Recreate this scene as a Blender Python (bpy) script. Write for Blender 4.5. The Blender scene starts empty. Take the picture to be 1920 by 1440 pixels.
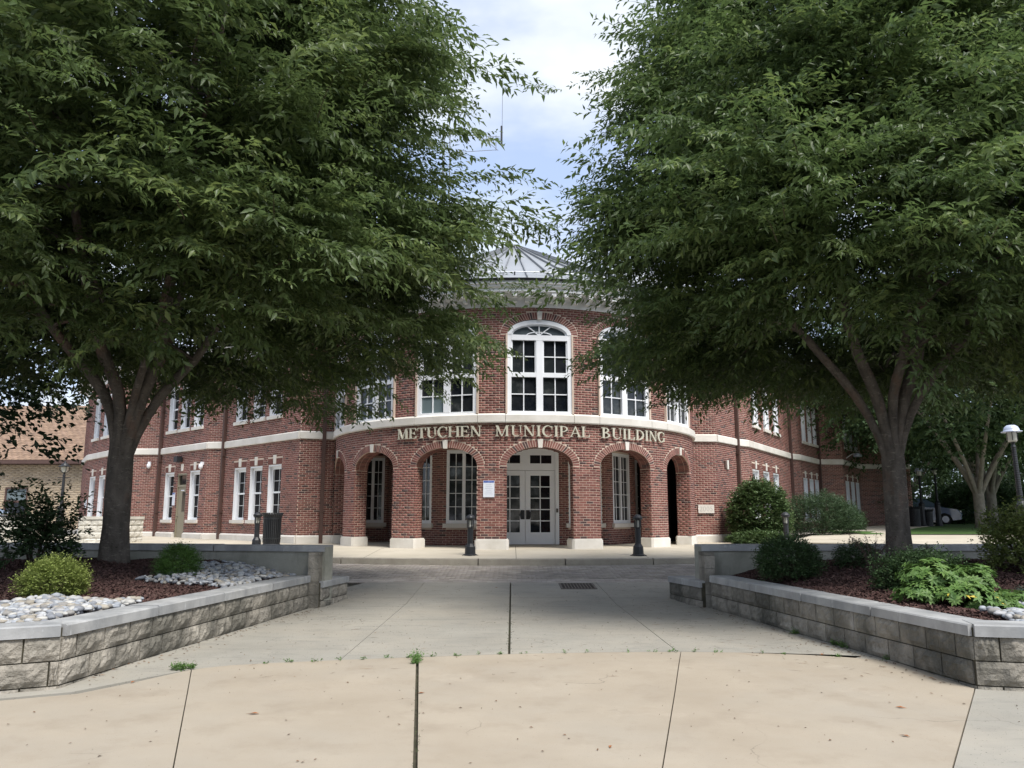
import bpy, math, random
import numpy as np
from mathutils import Vector, Matrix
random.seed(7); rng = np.random.default_rng(11)
R = math.radians
S = bpy.context.scene
COL = S.collection

# ------------------------------------------------------------------ camera, sky, sun, exposure
CZ = 1.43
cd = bpy.data.cameras.new('camera'); cam = bpy.data.objects.new('camera', cd); COL.objects.link(cam)
cam.location = (0, 0, CZ); cam.rotation_euler = (R(90 + 9.46), 0, 0)
cd.sensor_width = 36; cd.lens = 36 * 1500 / 1920; cd.clip_end = 3000; cd.clip_start = 0.05
S.camera = cam
SUN_EL, SUN_AZ = 58, 146            # azimuth clockwise from +Y
wd = bpy.data.worlds.new("World"); S.world = wd; wd.use_nodes = True
nt = wd.node_tree; nt.nodes.clear()
def wn(t, **k):
    n = nt.nodes.new(t)
    for a, b in k.items(): setattr(n, a, b)
    return n
out = wn('ShaderNodeOutputWorld'); sky = wn('ShaderNodeTexSky', sky_type='NISHITA')
sky.sun_disc = False; sky.sun_elevation = R(SUN_EL); sky.sun_rotation = R(SUN_AZ)
bgs = wn('ShaderNodeBackground'); bgs.inputs[1].default_value = 0.12
bgc = wn('ShaderNodeBackground'); bgc.inputs[1].default_value = 0.49
tc = wn('ShaderNodeTexCoord'); mp = wn('ShaderNodeMapping'); mp.inputs['Scale'].default_value = (1.0, 1.0, 2.3)
mp.inputs['Location'].default_value = (3.1, 0.7, 1.4)
nz = wn('ShaderNodeTexNoise'); nz.inputs['Scale'].default_value = 3.2; nz.inputs['Detail'].default_value = 7; nz.inputs['Roughness'].default_value = .52
rp = wn('ShaderNodeValToRGB'); rp.color_ramp.elements[0].position = .36; rp.color_ramp.elements[1].position = .58
rp.color_ramp.elements[0].color = (.55, .55, .55, 1); rp.color_ramp.elements[1].color = (1, 1, 1, 1)
nz2 = wn('ShaderNodeTexNoise'); nz2.inputs['Scale'].default_value = 4.1; nz2.inputs['Detail'].default_value = 5
rp2 = wn('ShaderNodeValToRGB'); rp2.color_ramp.elements[0].position = .44; rp2.color_ramp.elements[1].position = .58
rp2.color_ramp.elements[0].color = (.62, .72, .97, 1); rp2.color_ramp.elements[1].color = (.91, .96, 1.03, 1)
mx = wn('ShaderNodeMixShader')
L = nt.links.new
L(tc.outputs['Generated'], mp.inputs[0]); L(mp.outputs[0], nz.inputs['Vector']); L(mp.outputs[0], nz2.inputs['Vector'])
L(nz.outputs[0], rp.inputs[0]); L(nz2.outputs[0], rp2.inputs[0]); L(rp2.outputs[0], bgc.inputs[0])
L(sky.outputs[0], bgs.inputs[0]); L(rp.outputs[0], mx.inputs[0]); L(bgs.outputs[0], mx.inputs[1]); L(bgc.outputs[0], mx.inputs[2])
L(mx.outputs[0], out.inputs[0])
sd = bpy.data.lights.new('sun', 'SUN'); sd.energy = 2.25; sd.angle = R(22); sd.color = (1, .96, .9)
so = bpy.data.objects.new('sun', sd); COL.objects.link(so)
v = Vector((math.sin(R(SUN_AZ)) * math.cos(R(SUN_EL)), math.cos(R(SUN_AZ)) * math.cos(R(SUN_EL)), math.sin(R(SUN_EL))))
so.rotation_euler = v.to_track_quat('Z', 'Y').to_euler(); so.location = (20, -20, 40)
S.view_settings.view_transform = 'Standard'; S.view_settings.look = 'None'
S.view_settings.exposure = 1.2; S.view_settings.gamma = 1; S.view_settings.use_curve_mapping = False
try:
    S.cycles.max_bounces = 4; S.cycles.transparent_max_bounces = 4; S.cycles.diffuse_bounces = 3; S.cycles.glossy_bounces = 2; S.cycles.transmission_bounces = 2
except Exception: pass

# ------------------------------------------------------------------ materials
MATS = {}
def material(name, col, rough=.8, col2=None, scale=3., detail=6, bump=0., bscale=40., spec=.3, metal=0., stretch=(1, 1, 1),
             ramp=(.35, .65), tone=None, speck=None, transl=0., dirt=None, coat=0., crack=0.):
    """col/col2 mixed by noise on world position; tone: list of colours picked by the 'tone' attribute + object random."""
    m = bpy.data.materials.new(name); m.use_nodes = True; t = m.node_tree; N = t.nodes; K = t.links.new
    b = N['Principled BSDF']; b.inputs['Roughness'].default_value = rough; b.inputs['Metallic'].default_value = metal
    b.inputs['Specular IOR Level'].default_value = spec
    if coat: b.inputs['Coat Weight'].default_value = coat
    g = N.new('ShaderNodeNewGeometry'); mapn = N.new('ShaderNodeMapping'); mapn.inputs['Scale'].default_value = stretch
    K(g.outputs['Position'], mapn.inputs[0])
    cur = None
    if tone:
        a = N.new('ShaderNodeAttribute'); a.attribute_name = 'tone'
        oi = N.new('ShaderNodeObjectInfo'); ad = N.new('ShaderNodeMath'); ad.operation = 'ADD'
        K(a.outputs['Fac'], ad.inputs[0]); K(oi.outputs['Random'], ad.inputs[1])
        fr = N.new('ShaderNodeMath'); fr.operation = 'FRACT'; K(ad.outputs[0], fr.inputs[0])
        cr = N.new('ShaderNodeValToRGB'); cr.color_ramp.interpolation = 'CONSTANT' if len(tone) > 4 else 'LINEAR'
        e = cr.color_ramp.elements
        while len(e) < len(tone): e.new(.5)
        for i, c in enumerate(tone):
            e[i].position = i / len(tone) if len(tone) > 4 else i / (len(tone) - 1); e[i].color = (*c, 1)
        K(fr.outputs[0], cr.inputs[0]); cur = cr.outputs[0]
    n = N.new('ShaderNodeTexNoise'); n.inputs['Scale'].default_value = scale; n.inputs['Detail'].default_value = detail
    n.inputs['Roughness'].default_value = .62; K(mapn.outputs[0], n.inputs['Vector'])
    r = N.new('ShaderNodeValToRGB'); r.color_ramp.elements[0].position = ramp[0]; r.color_ramp.elements[1].position = ramp[1]
    K(n.outputs[0], r.inputs[0])
    if cur is None:
        r.color_ramp.elements[0].color = (*col, 1); r.color_ramp.elements[1].color = (*(col2 or col), 1); cur = r.outputs[0]
    else:
        r.color_ramp.elements[0].color = (*([col2[0]] * 3 if col2 else [.8] * 3), 1); r.color_ramp.elements[1].color = (1.12, 1.12, 1.12, 1)
        mu = N.new('ShaderNodeMix'); mu.data_type = 'RGBA'; mu.blend_type = 'MULTIPLY'; mu.inputs[0].default_value = 1
        K(cur, mu.inputs[6]); K(r.outputs[0], mu.inputs[7]); cur = mu.outputs[2]
    def over(fac_scale, lo, hi, c, strv=(1, 1, 1), det=5, amt=1.):
        nonlocal cur
        mp2 = N.new('ShaderNodeMapping'); mp2.inputs['Scale'].default_value = strv; K(g.outputs['Position'], mp2.inputs[0])
        n2 = N.new('ShaderNodeTexNoise'); n2.inputs['Scale'].default_value = fac_scale; n2.inputs['Detail'].default_value = det
        n2.inputs['Roughness'].default_value = .65; K(mp2.outputs[0], n2.inputs['Vector'])
        r2 = N.new('ShaderNodeValToRGB'); r2.color_ramp.elements[0].position = lo; r2.color_ramp.elements[1].position = hi
        r2.color_ramp.elements[0].color = (0, 0, 0, 1); r2.color_ramp.elements[1].color = (amt, amt, amt, 1)
        K(n2.outputs[0], r2.inputs[0])
        m2 = N.new('ShaderNodeMix'); m2.data_type = 'RGBA'; K(r2.outputs[0], m2.inputs[0]); K(cur, m2.inputs[6])
        m2.inputs[7].default_value = (*c, 1); cur = m2.outputs[2]
    for d in (dirt or []): over(*d)
    if speck: over(*speck)
    if crack:   # hairline cracks: edges of a large warped cell pattern, broken up by noise
        nw = N.new('ShaderNodeTexNoise'); nw.inputs['Scale'].default_value = 1.3; nw.inputs['Detail'].default_value = 6; K(g.outputs['Position'], nw.inputs['Vector'])
        va = N.new('ShaderNodeVectorMath'); va.operation = 'MULTIPLY_ADD'; va.inputs[1].default_value = (.9, .9, .9); K(nw.outputs['Color'], va.inputs[0]); K(g.outputs['Position'], va.inputs[2])
        vo = N.new('ShaderNodeTexVoronoi'); vo.feature = 'DISTANCE_TO_EDGE'; vo.inputs['Scale'].default_value = .42; K(va.outputs[0], vo.inputs['Vector'])
        rv_ = N.new('ShaderNodeValToRGB'); rv_.color_ramp.elements[0].position = 0; rv_.color_ramp.elements[1].position = .0035; rv_.color_ramp.elements[0].color = (1, 1, 1, 1); rv_.color_ramp.elements[1].color = (0, 0, 0, 1); K(vo.outputs[0], rv_.inputs[0])
        n3 = N.new('ShaderNodeTexNoise'); n3.inputs['Scale'].default_value = .8; K(g.outputs['Position'], n3.inputs['Vector']); r3 = N.new('ShaderNodeValToRGB'); r3.color_ramp.elements[0].position = .5; r3.color_ramp.elements[1].position = .6; K(n3.outputs[0], r3.inputs[0])
        mm_ = N.new('ShaderNodeMath'); mm_.operation = 'MULTIPLY'; K(rv_.outputs[0], mm_.inputs[0]); K(r3.outputs[0], mm_.inputs[1]); m3 = N.new('ShaderNodeMath'); m3.operation = 'MULTIPLY'; m3.inputs[1].default_value = crack; K(mm_.outputs[0], m3.inputs[0])
        m4 = N.new('ShaderNodeMix'); m4.data_type = 'RGBA'; K(m3.outputs[0], m4.inputs[0]); K(cur, m4.inputs[6]); m4.inputs[7].default_value = (.09, .075, .06, 1); cur = m4.outputs[2]
    K(cur, b.inputs['Base Color'])
    if bump:
        nb = N.new('ShaderNodeTexNoise'); nb.inputs['Scale'].default_value = bscale; nb.inputs['Detail'].default_value = 5
        K(g.outputs['Position'], nb.inputs['Vector'])
        bp = N.new('ShaderNodeBump'); bp.inputs['Strength'].default_value = bump; bp.inputs['Distance'].default_value = .02
        K(nb.outputs[0], bp.inputs['Height']); K(bp.outputs[0], b.inputs['Normal'])
    if transl:
        tr = N.new('ShaderNodeBsdfTranslucent'); K(cur, tr.inputs[0]); ms = N.new('ShaderNodeMixShader'); ms.inputs[0].default_value = transl
        K(b.outputs[0], ms.inputs[1]); K(tr.outputs[0], ms.inputs[2]); K(ms.outputs[0], N['Material Output'].inputs[0])
    MATS[name] = m; return m

BR = [(.215, .090, .075), (.25, .108, .09), (.18, .074, .062), (.27, .122, .10), (.22, .092, .082), (.145, .062, .056), (.235, .095, .078), (.20, .083, .071), (.09, .055, .055), (.255, .112, .095), (.195, .08, .068), (.23, .10, .086)]
M_brick = material('red brick', (1, 1, 1), .85, (.78,), scale=6, tone=BR, bump=.25, bscale=90, dirt=[(.5, .5, .75, (.13, .06, .05), (1, 1, .5), 7, .38), (.35, .6, .8, (.30, .17, .14), (1, 1, .7), 5, .3)])
BR = [(c[0] * 1.22, c[1] * .97, c[2] * .80) for c in BR]
BRI = [(c[0] * 1.1, c[1] * 1.05, c[2] * 1.0) for c in BR]
M_mortar = material('mortar', (.54, .43, .35), .9, (.63, .51, .42), scale=2, bump=.2)
M_sold = material('soldier brick', (.13, .055, .045), .85, (.19, .08, .065), scale=14)
M_dmort = material('dark mortar', (.34, .26, .22), .9, (.42, .33, .28), scale=4)  # darker mortar colour for the backing of the soldier courses
M_stone = material('cast stone', (.62, .59, .53), .75, (.74, .71, .66), scale=1.5, bump=.08, dirt=[(2.5, .62, .8, (.38, .36, .33), (1, 1, .4), 5, .5)])
M_white = material('white painted wood', (.78, .80, .83), .45, (.82, .84, .87), scale=2)
M_frame = material('grey white aluminium frame', (.80, .82, .84), .45, (.84, .86, .88), scale=2)
M_cornice = material('white cornice paint', (.78, .79, .79), .5, (.84, .85, .86), scale=1.2)
M_glass = material('dark window glass', (.006, .008, .012), .04, (.02, .022, .025), scale=1.6, spec=.5, detail=3, bump=.04, bscale=1.6)
M_glass4 = material('window glass with faint room behind', (.02, .024, .026), .05, (.055, .06, .06), scale=2.6, spec=.5, detail=5, ramp=(.5, .62))
M_glass2 = material('window glass with grey blind', (.13, .17, .18), .1, (.15, .19, .20), scale=1.2, spec=.5)
M_glass3 = material('old sash glass', (.05, .065, .075), .06, (.09, .11, .12), scale=2.5, spec=.5)
M_metalroof = material('standing seam metal', (.27, .285, .30), .45, (.32, .335, .35), scale=.8, metal=.2, spec=.4)
M_seam = material('dark roof seam', (.17, .18, .19), .5, (.21, .22, .23), scale=3)  # darker grey than the roof sheets, also used on the radio mast
M_black = material('black painted metal', (.010, .012, .015), .5, (.016, .018, .022), scale=5, spec=.5)
M_brown = material('brown painted downspout', (.085, .05, .042), .5, (.10, .06, .05), scale=3)
M_tandoor = material('tan painted steel', (.26, .235, .17), .5, (.29, .26, .19), scale=2)
M_letter = material('pale gilt letters', (.54, .52, .42), .5, (.60, .58, .48), scale=4, metal=.1)
M_black2 = material('dark interior', (.012, .012, .014), .9)
M_tanc = material('buff concrete', (.315, .267, .204), .9, (.372, .322, .252), scale=1.1, ramp=(.3, .7), bump=.15, bscale=160, crack=.55,
                  dirt=[(.5, .45, .75, (.33, .30, .25), (1, 1, 1), 6, .7), (2.1, .52, .68, (.275, .23, .175), (1, 1, 1), 9, .55), (.9, .60, .75, (.45, .39, .31), (1, 1, 1), 8, .6), (190, .55, .7, (.26, .22, .17), (1, 1, 1), 2, .5)], speck=(62, .68, .73, (.12, .095, .07), (1, 1, 1), 2, .6))
M_greyc = material('grey concrete', (.26, .248, .215), .9, (.33, .314, .272), scale=.9, ramp=(.3, .7), bump=.15, bscale=160, crack=.5,
                   dirt=[(.55, .42, .72, (.37, .335, .275), (1, 1, 1), 6, .75), (1.9, .52, .74, (.20, .195, .175), (1, 2.5, 1), 9, .6), (190, .55, .7, (.24, .22, .19), (1, 1, 1), 2, .5)], speck=(44, .665, .70, (.09, .08, .065), (1, 1, 1), 2, .85))
M_walk = material('pale walkway concrete', (.44, .395, .31), .9, (.52, .47, .38), scale=.8, bump=.05,
                  dirt=[(1.1, .52, .75, (.36, .33, .27), (1, 1, 1), 8, .6)])
M_kerb = material('weathered kerb concrete', (.32, .29, .24), .9, (.42, .385, .32), scale=2.5, bump=.2, dirt=[(6, .6, .8, (.14, .13, .11), (1, 1, 2), 5, .5)])
M_cap = material('grey bluestone cap', (1, 1, 1), .7, (.72,), scale=2.2, tone=[(.33, .335, .335), (.40, .40, .395), (.36, .365, .365), (.46, .46, .45)], bump=.1, bscale=60,
                 dirt=[(2.2, .45, .68, (.20, .21, .22), (1, 1, .3), 8, .75), (9, .62, .76, (.70, .72, .74), (1, 1, .25), 5, .7)])
M_block = material('split face concrete block', (1, 1, 1), .95, (.62,), scale=3.5, tone=[(.34, .31, .26), (.43, .395, .335), (.38, .345, .29), (.48, .44, .375)], bump=1., bscale=38,
                   dirt=[(1.5, .42, .58, (.11, .105, .088), (1, 1, .35), 9, .9), (7, .5, .7, (.16, .15, .125), (1, 1, 1), 6, .6), (.8, .66, .78, (.62, .62, .66), (2.4, 2.4, .5), 4, .5)])
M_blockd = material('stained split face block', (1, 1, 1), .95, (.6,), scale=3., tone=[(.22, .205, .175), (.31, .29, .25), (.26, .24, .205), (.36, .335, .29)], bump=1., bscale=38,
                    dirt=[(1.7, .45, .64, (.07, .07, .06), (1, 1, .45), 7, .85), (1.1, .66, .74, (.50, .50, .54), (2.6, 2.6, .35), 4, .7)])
M_render = material('stained cement render', (.24, .24, .20), .95, (.36, .355, .31), scale=1.5, bump=.2, dirt=[(2.2, .5, .75, (.12, .12, .10), (1.2, 1.2, .3), 6, .7), (1.5, .62, .75, (.52, .52, .52), (1.5, 1.5, .6), 5, .6)])
M_pale = material('pale stone wall', (.52, .50, .44), .9, (.66, .64, .58), scale=2, bump=.5, bscale=20, dirt=[(2, .6, .75, (.25, .24, .2), (1, 1, .4), 6, .5)])
M_mulch = material('mulch soil', (.035, .019, .016), 1., (.065, .036, .03), scale=30, bump=.5, bscale=140)
M_chip = material('mulch chips', (1, 1, 1), 1., (.8,), scale=20, tone=[(.055, .030, .026), (.095, .052, .045), (.07, .038, .034), (.14, .09, .075)])
M_rock = material('river rock', (1, 1, 1), .75, (.8,), scale=9, tone=[(.22, .23, .25), (.38, .38, .385), (.28, .30, .33), (.46, .45, .42), (.33, .30, .25), (.34, .36, .385), (.42, .43, .44), (.25, .24, .225)], bump=.15)
M_paver = material('road paver', (1, 1, 1), .9, (.8,), scale=2, tone=[(.32, .285, .25), (.38, .335, .295), (.35, .315, .275), (.42, .375, .325), (.37, .33, .30)], bump=.2)
M_sand = material('joint sand', (.20, .18, .15), 1., (.27, .24, .20), scale=8)
M_dark = material('dark joint', (.045, .042, .03), 1., (.08, .072, .05), scale=12)
M_ground = material('ground soil and asphalt', (.22, .21, .19), 1., (.3, .28, .25), scale=.7)
M_lawn = material('lawn turf', (.055, .115, .025), 1., (.085, .155, .04), scale=2.2, bump=.6, bscale=60, detail=9)
M_iron = material('rusty iron', (.10, .09, .08), .7, (.16, .14, .12), scale=12, metal=.3)
M_pit = material('drain pit', (.006, .006, .006), 1.)
M_buff = material('buff brick', (1, 1, 1), .9, (.85,), scale=1.5, tone=[(.47, .375, .26), (.52, .42, .30), (.42, .34, .25), (.55, .45, .33)])
M_shingle = material('tan shingle', (1, 1, 1), .95, (.8,), scale=3, tone=[(.25, .17, .12), (.29, .20, .14), (.23, .155, .11), (.32, .22, .16)])
M_lampg = material('frosted lamp glass', (.55, .55, .48), .25, (.62, .62, .55), scale=2, spec=.5)
M_lampd = material('pale lamp dome', (.50, .55, .68), .3, (.58, .63, .75), scale=2, spec=.5, metal=.2)
M_paper = material('white sign face', (.72, .76, .84), .4, (.76, .80, .88), scale=2)
M_blue = material('blue print', (.05, .09, .35), .4, (.18, .26, .6), scale=12)
M_ink = material('grey print', (.35, .38, .48), .5)
M_bluecar = material('dark blue car paint', (.07, .10, .18), .2, spec=.6, coat=1.)
M_blkcar = material('black car paint', (.012, .012, .014), .2, spec=.6, coat=1.)
M_silver = material('silver car paint', (.45, .45, .5), .25, metal=.5, coat=1.)
M_tyre = material('tyre rubber', (.015, .015, .015), .9)
M_carglass = material('car glass', (.10, .14, .18), .05, spec=.6)
M_barkp = material('pale bark', (.20, .18, .15), .95, (.30, .27, .23), scale=5, bump=.6, bscale=25)
M_twig = material('twig bark', (.07, .055, .04), .9)
M_bark = material('zelkova bark', (.075, .066, .056), .95, (.15, .13, .11), scale=7, bump=1., bscale=30, stretch=(1, 1, .45),
                  dirt=[(9, .58, .66, (.24, .215, .18), (1, 1, 3), 4, .6), (1.6, .52, .62, (.17, .105, .075), (1, 1, .6), 7, .6), (14, .62, .68, (.03, .026, .022), (1, 1, 2.4), 4, .7)])
M_leafz = material('zelkova leaves', (1, 1, 1), .42, (.8,), scale=.8, spec=.45, transl=.48, tone=[(.078, .122, .044), (.122, .175, .058), (.096, .145, .05), (.185, .24, .075)])
M_leafz2 = material('zelkova leaves right', (1, 1, 1), .42, (.8,), scale=.8, spec=.45, transl=.48, tone=[(.074, .120, .043), (.114, .172, .055), (.09, .14, .048), (.17, .23, .07)])
M_leafd = material('dark maple leaves', (1, 1, 1), .6, (.8,), scale=.8, transl=.25, tone=[(.022, .045, .02), (.035, .065, .025), (.03, .06, .03), (.045, .08, .03)])
M_leafbg = material('background leaves', (1, 1, 1), .7, (.7,), scale=.5, transl=.25, tone=[(.04, .075, .03), (.065, .11, .038), (.05, .09, .034), (.09, .14, .05)])
def leafmat(n, cols, **k): return material(n, (1, 1, 1), k.pop('rough', .5), (.8,), scale=3, transl=.25, tone=cols, **k)
M_lyellow = leafmat('yellow green leaves', [(.20, .26, .06), (.27, .33, .09), (.22, .28, .07), (.34, .39, .13)])
M_lgreen = leafmat('mid green leaves', [(.075, .16, .035), (.11, .21, .05), (.09, .18, .04), (.15, .26, .07)])
M_ldark = leafmat('deep green leaves', [(.045, .085, .035), (.07, .125, .048), (.055, .10, .04), (.10, .16, .065)])
M_lbright = leafmat('bright green leaves', [(.085, .17, .045), (.125, .22, .055), (.10, .19, .05), (.17, .27, .075)])
M_lrhodo = leafmat('dark purple green leaves', [(.035, .06, .025), (.055, .085, .035), (.045, .08, .035), (.07, .12, .05)])
M_lred = leafmat('purple red leaves', [(.05, .025, .025), (.08, .035, .035), (.06, .03, .03), (.09, .05, .04)])
M_lolive = leafmat('olive yellow leaves', [(.14, .19, .05), (.20, .25, .07), (.11, .16, .045), (.32, .35, .12)])
M_lblue = leafmat('blue green needles', [(.05, .10, .075), (.07, .13, .10), (.06, .12, .09), (.08, .15, .11)])
M_litter = material('dry leaf litter', (1, 1, 1), .9, (.8,), scale=5, tone=[(.10, .055, .03), (.16, .09, .05), (.07, .05, .035), (.25, .12, .05)])
M_petal = material('yellowed leaf', (.45, .36, .05), .6)

# ------------------------------------------------------------------ object helpers
def tag(o, label=None, cat=None, group=None, kind=None):
    if label: o['label'] = label
    if cat: o['category'] = cat
    if group: o['group'] = group
    if kind: o['kind'] = kind
    return o
def thing(name, label, cat, loc=(0, 0, 0), rz=0, group=None):
    o = bpy.data.objects.new(name, None); COL.objects.link(o); o.empty_display_size = .2
    o.location = loc; o.rotation_euler = (0, 0, rz); return tag(o, label, cat, group)
def wloc(o):
    p = Vector((0, 0, 0))
    while o is not None: p = p + Vector(o.location); o = o.parent
    return p
def link(name, me, parent=None, loc=None):
    o = bpy.data.objects.new(name, me); COL.objects.link(o)
    if parent is not None: o.parent = parent
    if loc is not None: o.location = loc
    return o
def raw(name, V, F, mat, tone=None, smooth=False):
    V = np.asarray(V, dtype=np.float32); me = bpy.data.meshes.new(name)
    if isinstance(F, np.ndarray):
        n, k = F.shape
        me.vertices.add(len(V)); me.vertices.foreach_set('co', V.ravel()); me.loops.add(n * k)
        me.loops.foreach_set('vertex_index', F.astype(np.int32).ravel()); me.polygons.add(n)
        me.polygons.foreach_set('loop_start', np.arange(0, n * k, k, dtype=np.int32))
        me.update(calc_edges=True)
    else: me.from_pydata([tuple(map(float, p)) for p in V], [], F); me.update()
    if tone is not None:
        a = me.attributes.new('tone', 'FLOAT', 'FACE'); a.data.foreach_set('value', np.asarray(tone, dtype=np.float32))
    if smooth: me.polygons.foreach_set('use_smooth', [True] * len(me.polygons))
    me.materials.append(mat); return me
def wmesh(name, V, F, mat, parent=None, tone=None, smooth=False, center=False):
    """mesh given in world coordinates; object origin at parent's origin (or at its own base when center)."""
    V = np.asarray(V, dtype=np.float64).reshape(-1, 3)
    p = wloc(parent) if parent is not None else Vector((0, 0, 0))
    assert parent is None or abs(parent.rotation_euler[2]) < 1e-9
    o0 = np.array(p); loc = (0, 0, 0)
    if center:
        c = (V.min(0) + V.max(0)) / 2; c[2] = V[:, 2].min(); loc = tuple(c - o0); o0 = c
    return link(name, raw(name, V - o0, F, mat, tone, smooth), parent, loc)
class MB:
    def __init__(s): s.V = []; s.F = []
    def add(s, V, F):
        n = len(s.V); s.V += [tuple(p) for p in V]; s.F += [tuple(i + n for i in f) for f in F]; return s
    def box(s, x0, x1, y0, y1, z0, z1):
        return s.add([(x0, y0, z0), (x1, y0, z0), (x1, y1, z0), (x0, y1, z0), (x0, y0, z1), (x1, y0, z1), (x1, y1, z1), (x0, y1, z1)],
                     [(0, 3, 2, 1), (4, 5, 6, 7), (0, 1, 5, 4), (1, 2, 6, 5), (2, 3, 7, 6), (3, 0, 4, 7)])
    def prism(s, poly, z0, z1, top=True, bot=True):
        n = len(poly)
        a = sum(poly[i][0] * poly[(i + 1) % n][1] - poly[(i + 1) % n][0] * poly[i][1] for i in range(n))
        if a < 0: poly = poly[::-1]
        zf0 = z0 if callable(z0) else (lambda x, y: z0); zf1 = z1 if callable(z1) else (lambda x, y: z1)
        V = [(p[0], p[1], zf0(*p[:2])) for p in poly] + [(p[0], p[1], zf1(*p[:2])) for p in poly]
        F = [(i, (i + 1) % n, n + (i + 1) % n, n + i) for i in range(n)]
        if top: F.append(tuple(range(n, 2 * n)))
        if bot: F.append(tuple(range(n - 1, -1, -1)))
        return s.add(V, F)
    def tube(s, pts, rad, n=10, cap=True, sq=False):
        pts = [Vector(p) for p in pts]; V = []; F = []; up = Vector((0, 0, 1)); prev = None
        for i, p in enumerate(pts):
            t = (pts[min(i + 1, len(pts) - 1)] - pts[max(i - 1, 0)]).normalized()
            if prev is None: a = Vector((1, 0, 0)) if abs(t.x) < .9 else Vector((0, 1, 0)); u = t.cross(a).normalized()
            else: u = (prev - t * prev.dot(t)).normalized()
            w = t.cross(u); prev = u
            for k in range(n):
                an = 2 * math.pi * (k + .5) / n; V.append(p + (u * math.cos(an) + w * math.sin(an)) * rad[i])
        for i in range(len(pts) - 1):
            for k in range(n): F.append((i * n + k, i * n + (k + 1) % n, (i + 1) * n + (k + 1) % n, (i + 1) * n + k))
        if cap: F.append(tuple(range(n - 1, -1, -1))); F.append(tuple(range((len(pts) - 1) * n, len(pts) * n)))
        return s.add(V, F)
    def lathe(s, prof, n=16, c=(0, 0, 0), flute=0):
        V = []; F = []
        for r, z in prof:
            for k in range(n):
                rr = r * (1 - flute * (k % 2)); V.append((c[0] + rr * math.cos(2 * math.pi * k / n), c[1] + rr * math.sin(2 * math.pi * k / n), c[2] + z))
        for i in range(len(prof) - 1):
            for k in range(n): F.append((i * n + k, i * n + (k + 1) % n, (i + 1) * n + (k + 1) % n, (i + 1) * n + k))
        F.append(tuple(range(n - 1, -1, -1))); F.append(tuple(range((len(prof) - 1) * n, len(prof) * n)))
        return s.add(V, F)
    def xf(s, fn): s.V = [tuple(fn(*p)) for p in s.V]; return s
    def build(s, name, mat, parent=None, world=False, smooth=False, center=False):
        if world: return wmesh(name, s.V, s.F, mat, parent, smooth=smooth, center=center)
        return link(name, raw(name, s.V, s.F, mat, smooth=smooth), parent)
def copy_tree(o, parent=None):
    c = o.copy(); COL.objects.link(c); c.parent = parent
    for ch in list(o.children): copy_tree(ch, c)
    return c
def grp_ground(x, y):
    P = [(-50, 0), (7, 0), (8, .03), (13.5, .03), (16.6, .15), (19.3, .315), (20, .44), (22, .56), (26, .58), (36, .70), (60, 1.0), (400, 3.0)]
    if x > 9 and y > 24:
        k = min(1, (x - 9) / 4) ; Q = [(24, .57), (27, .67), (30, .80), (36, .95), (60, 1.13), (400, 3.0)]
        zq = np.interp(y, [a for a, b in Q], [b for a, b in Q]); zp = np.interp(y, [a for a, b in P], [b for a, b in P]); return zp + (zq - zp) * k
    return float(np.interp(y, [a for a, b in P], [b for a, b in P]))

# ------------------------------------------------------------------ wall machinery
CO = .0677; BL = .2032; MJ = .0118
class Path:
    def __init__(s, pts):
        s.p = np.array(pts, float); d = np.diff(s.p, axis=0); s.l = np.hypot(d[:, 0], d[:, 1]); s.c = np.concatenate([[0], np.cumsum(s.l)]); s.L = s.c[-1]; s.d = d / s.l[:, None]
    def at(s, u, off=0.):
        i = int(np.clip(np.searchsorted(s.c, u, side='right') - 1, 0, len(s.l) - 1)); t = s.d[i]
        q = s.p[i] + t * (u - s.c[i]); return (q[0] + t[1] * off, q[1] - t[0] * off)
    def tan(s, u):
        i = int(np.clip(np.searchsorted(s.c, u, side='right') - 1, 0, len(s.l) - 1)); return s.d[i]
def rect(s0, s1, z0, z1): return dict(k='r', s0=s0, s1=s1, z0=z0, z1=z1)
def arch(sc, a, zs, b, z0): return dict(k='a', sc=sc, a=a, zs=zs, b=b, z0=z0)
RING = .2
def blocked(ops, z, ring):
    out = []
    for o in ops:
        if o['k'] == 'r':
            if o['z0'] < z < o['z1']: out.append((o['s0'], o['s1']))
        else:
            a, b = o['a'], o['b']
            if z <= o['z0']: continue
            if z <= o['zs']: out.append((o['sc'] - a, o['sc'] + a))
            else:
                A, B = a + ring, b + ring; q = (z - o['zs']) / B
                if q < 1:
                    h = A * math.sqrt(1 - q * q); out.append((o['sc'] - h, o['sc'] + h))
    return out
def subtract(lo, hi, blk):
    segs = [(lo, hi)]
    for a, b in blk:
        n = []
        for x, y in segs:
            if b <= x or a >= y: n.append((x, y)); continue
            if a > x: n.append((x, a))
            if b < y: n.append((b, y))
        segs = n
    return segs
BRK = []      # (quad box verts)
class Acc:
    def __init__(s): s.V = []; s.T = []
    def box8(s, P, t): s.V.append(P); s.T.append(t)
BOXF = np.array([(0, 1, 5, 4), (1, 2, 6, 5), (3, 0, 4, 7), (4, 5, 6, 7), (0, 3, 2, 1)])   # front(y0) right left top bottom
def bricks_build(acc, name, mat, parent, kind=None):
    V = np.array(acc.V).reshape(-1, 3); n = len(acc.V)
    F = (BOXF[None] + 8 * np.arange(n)[:, None, None]).reshape(-1, 4)
    o = wmesh(name, V, F, mat, parent, tone=np.repeat(acc.T, 5))
    if kind: o['kind'] = kind
    return o
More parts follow.
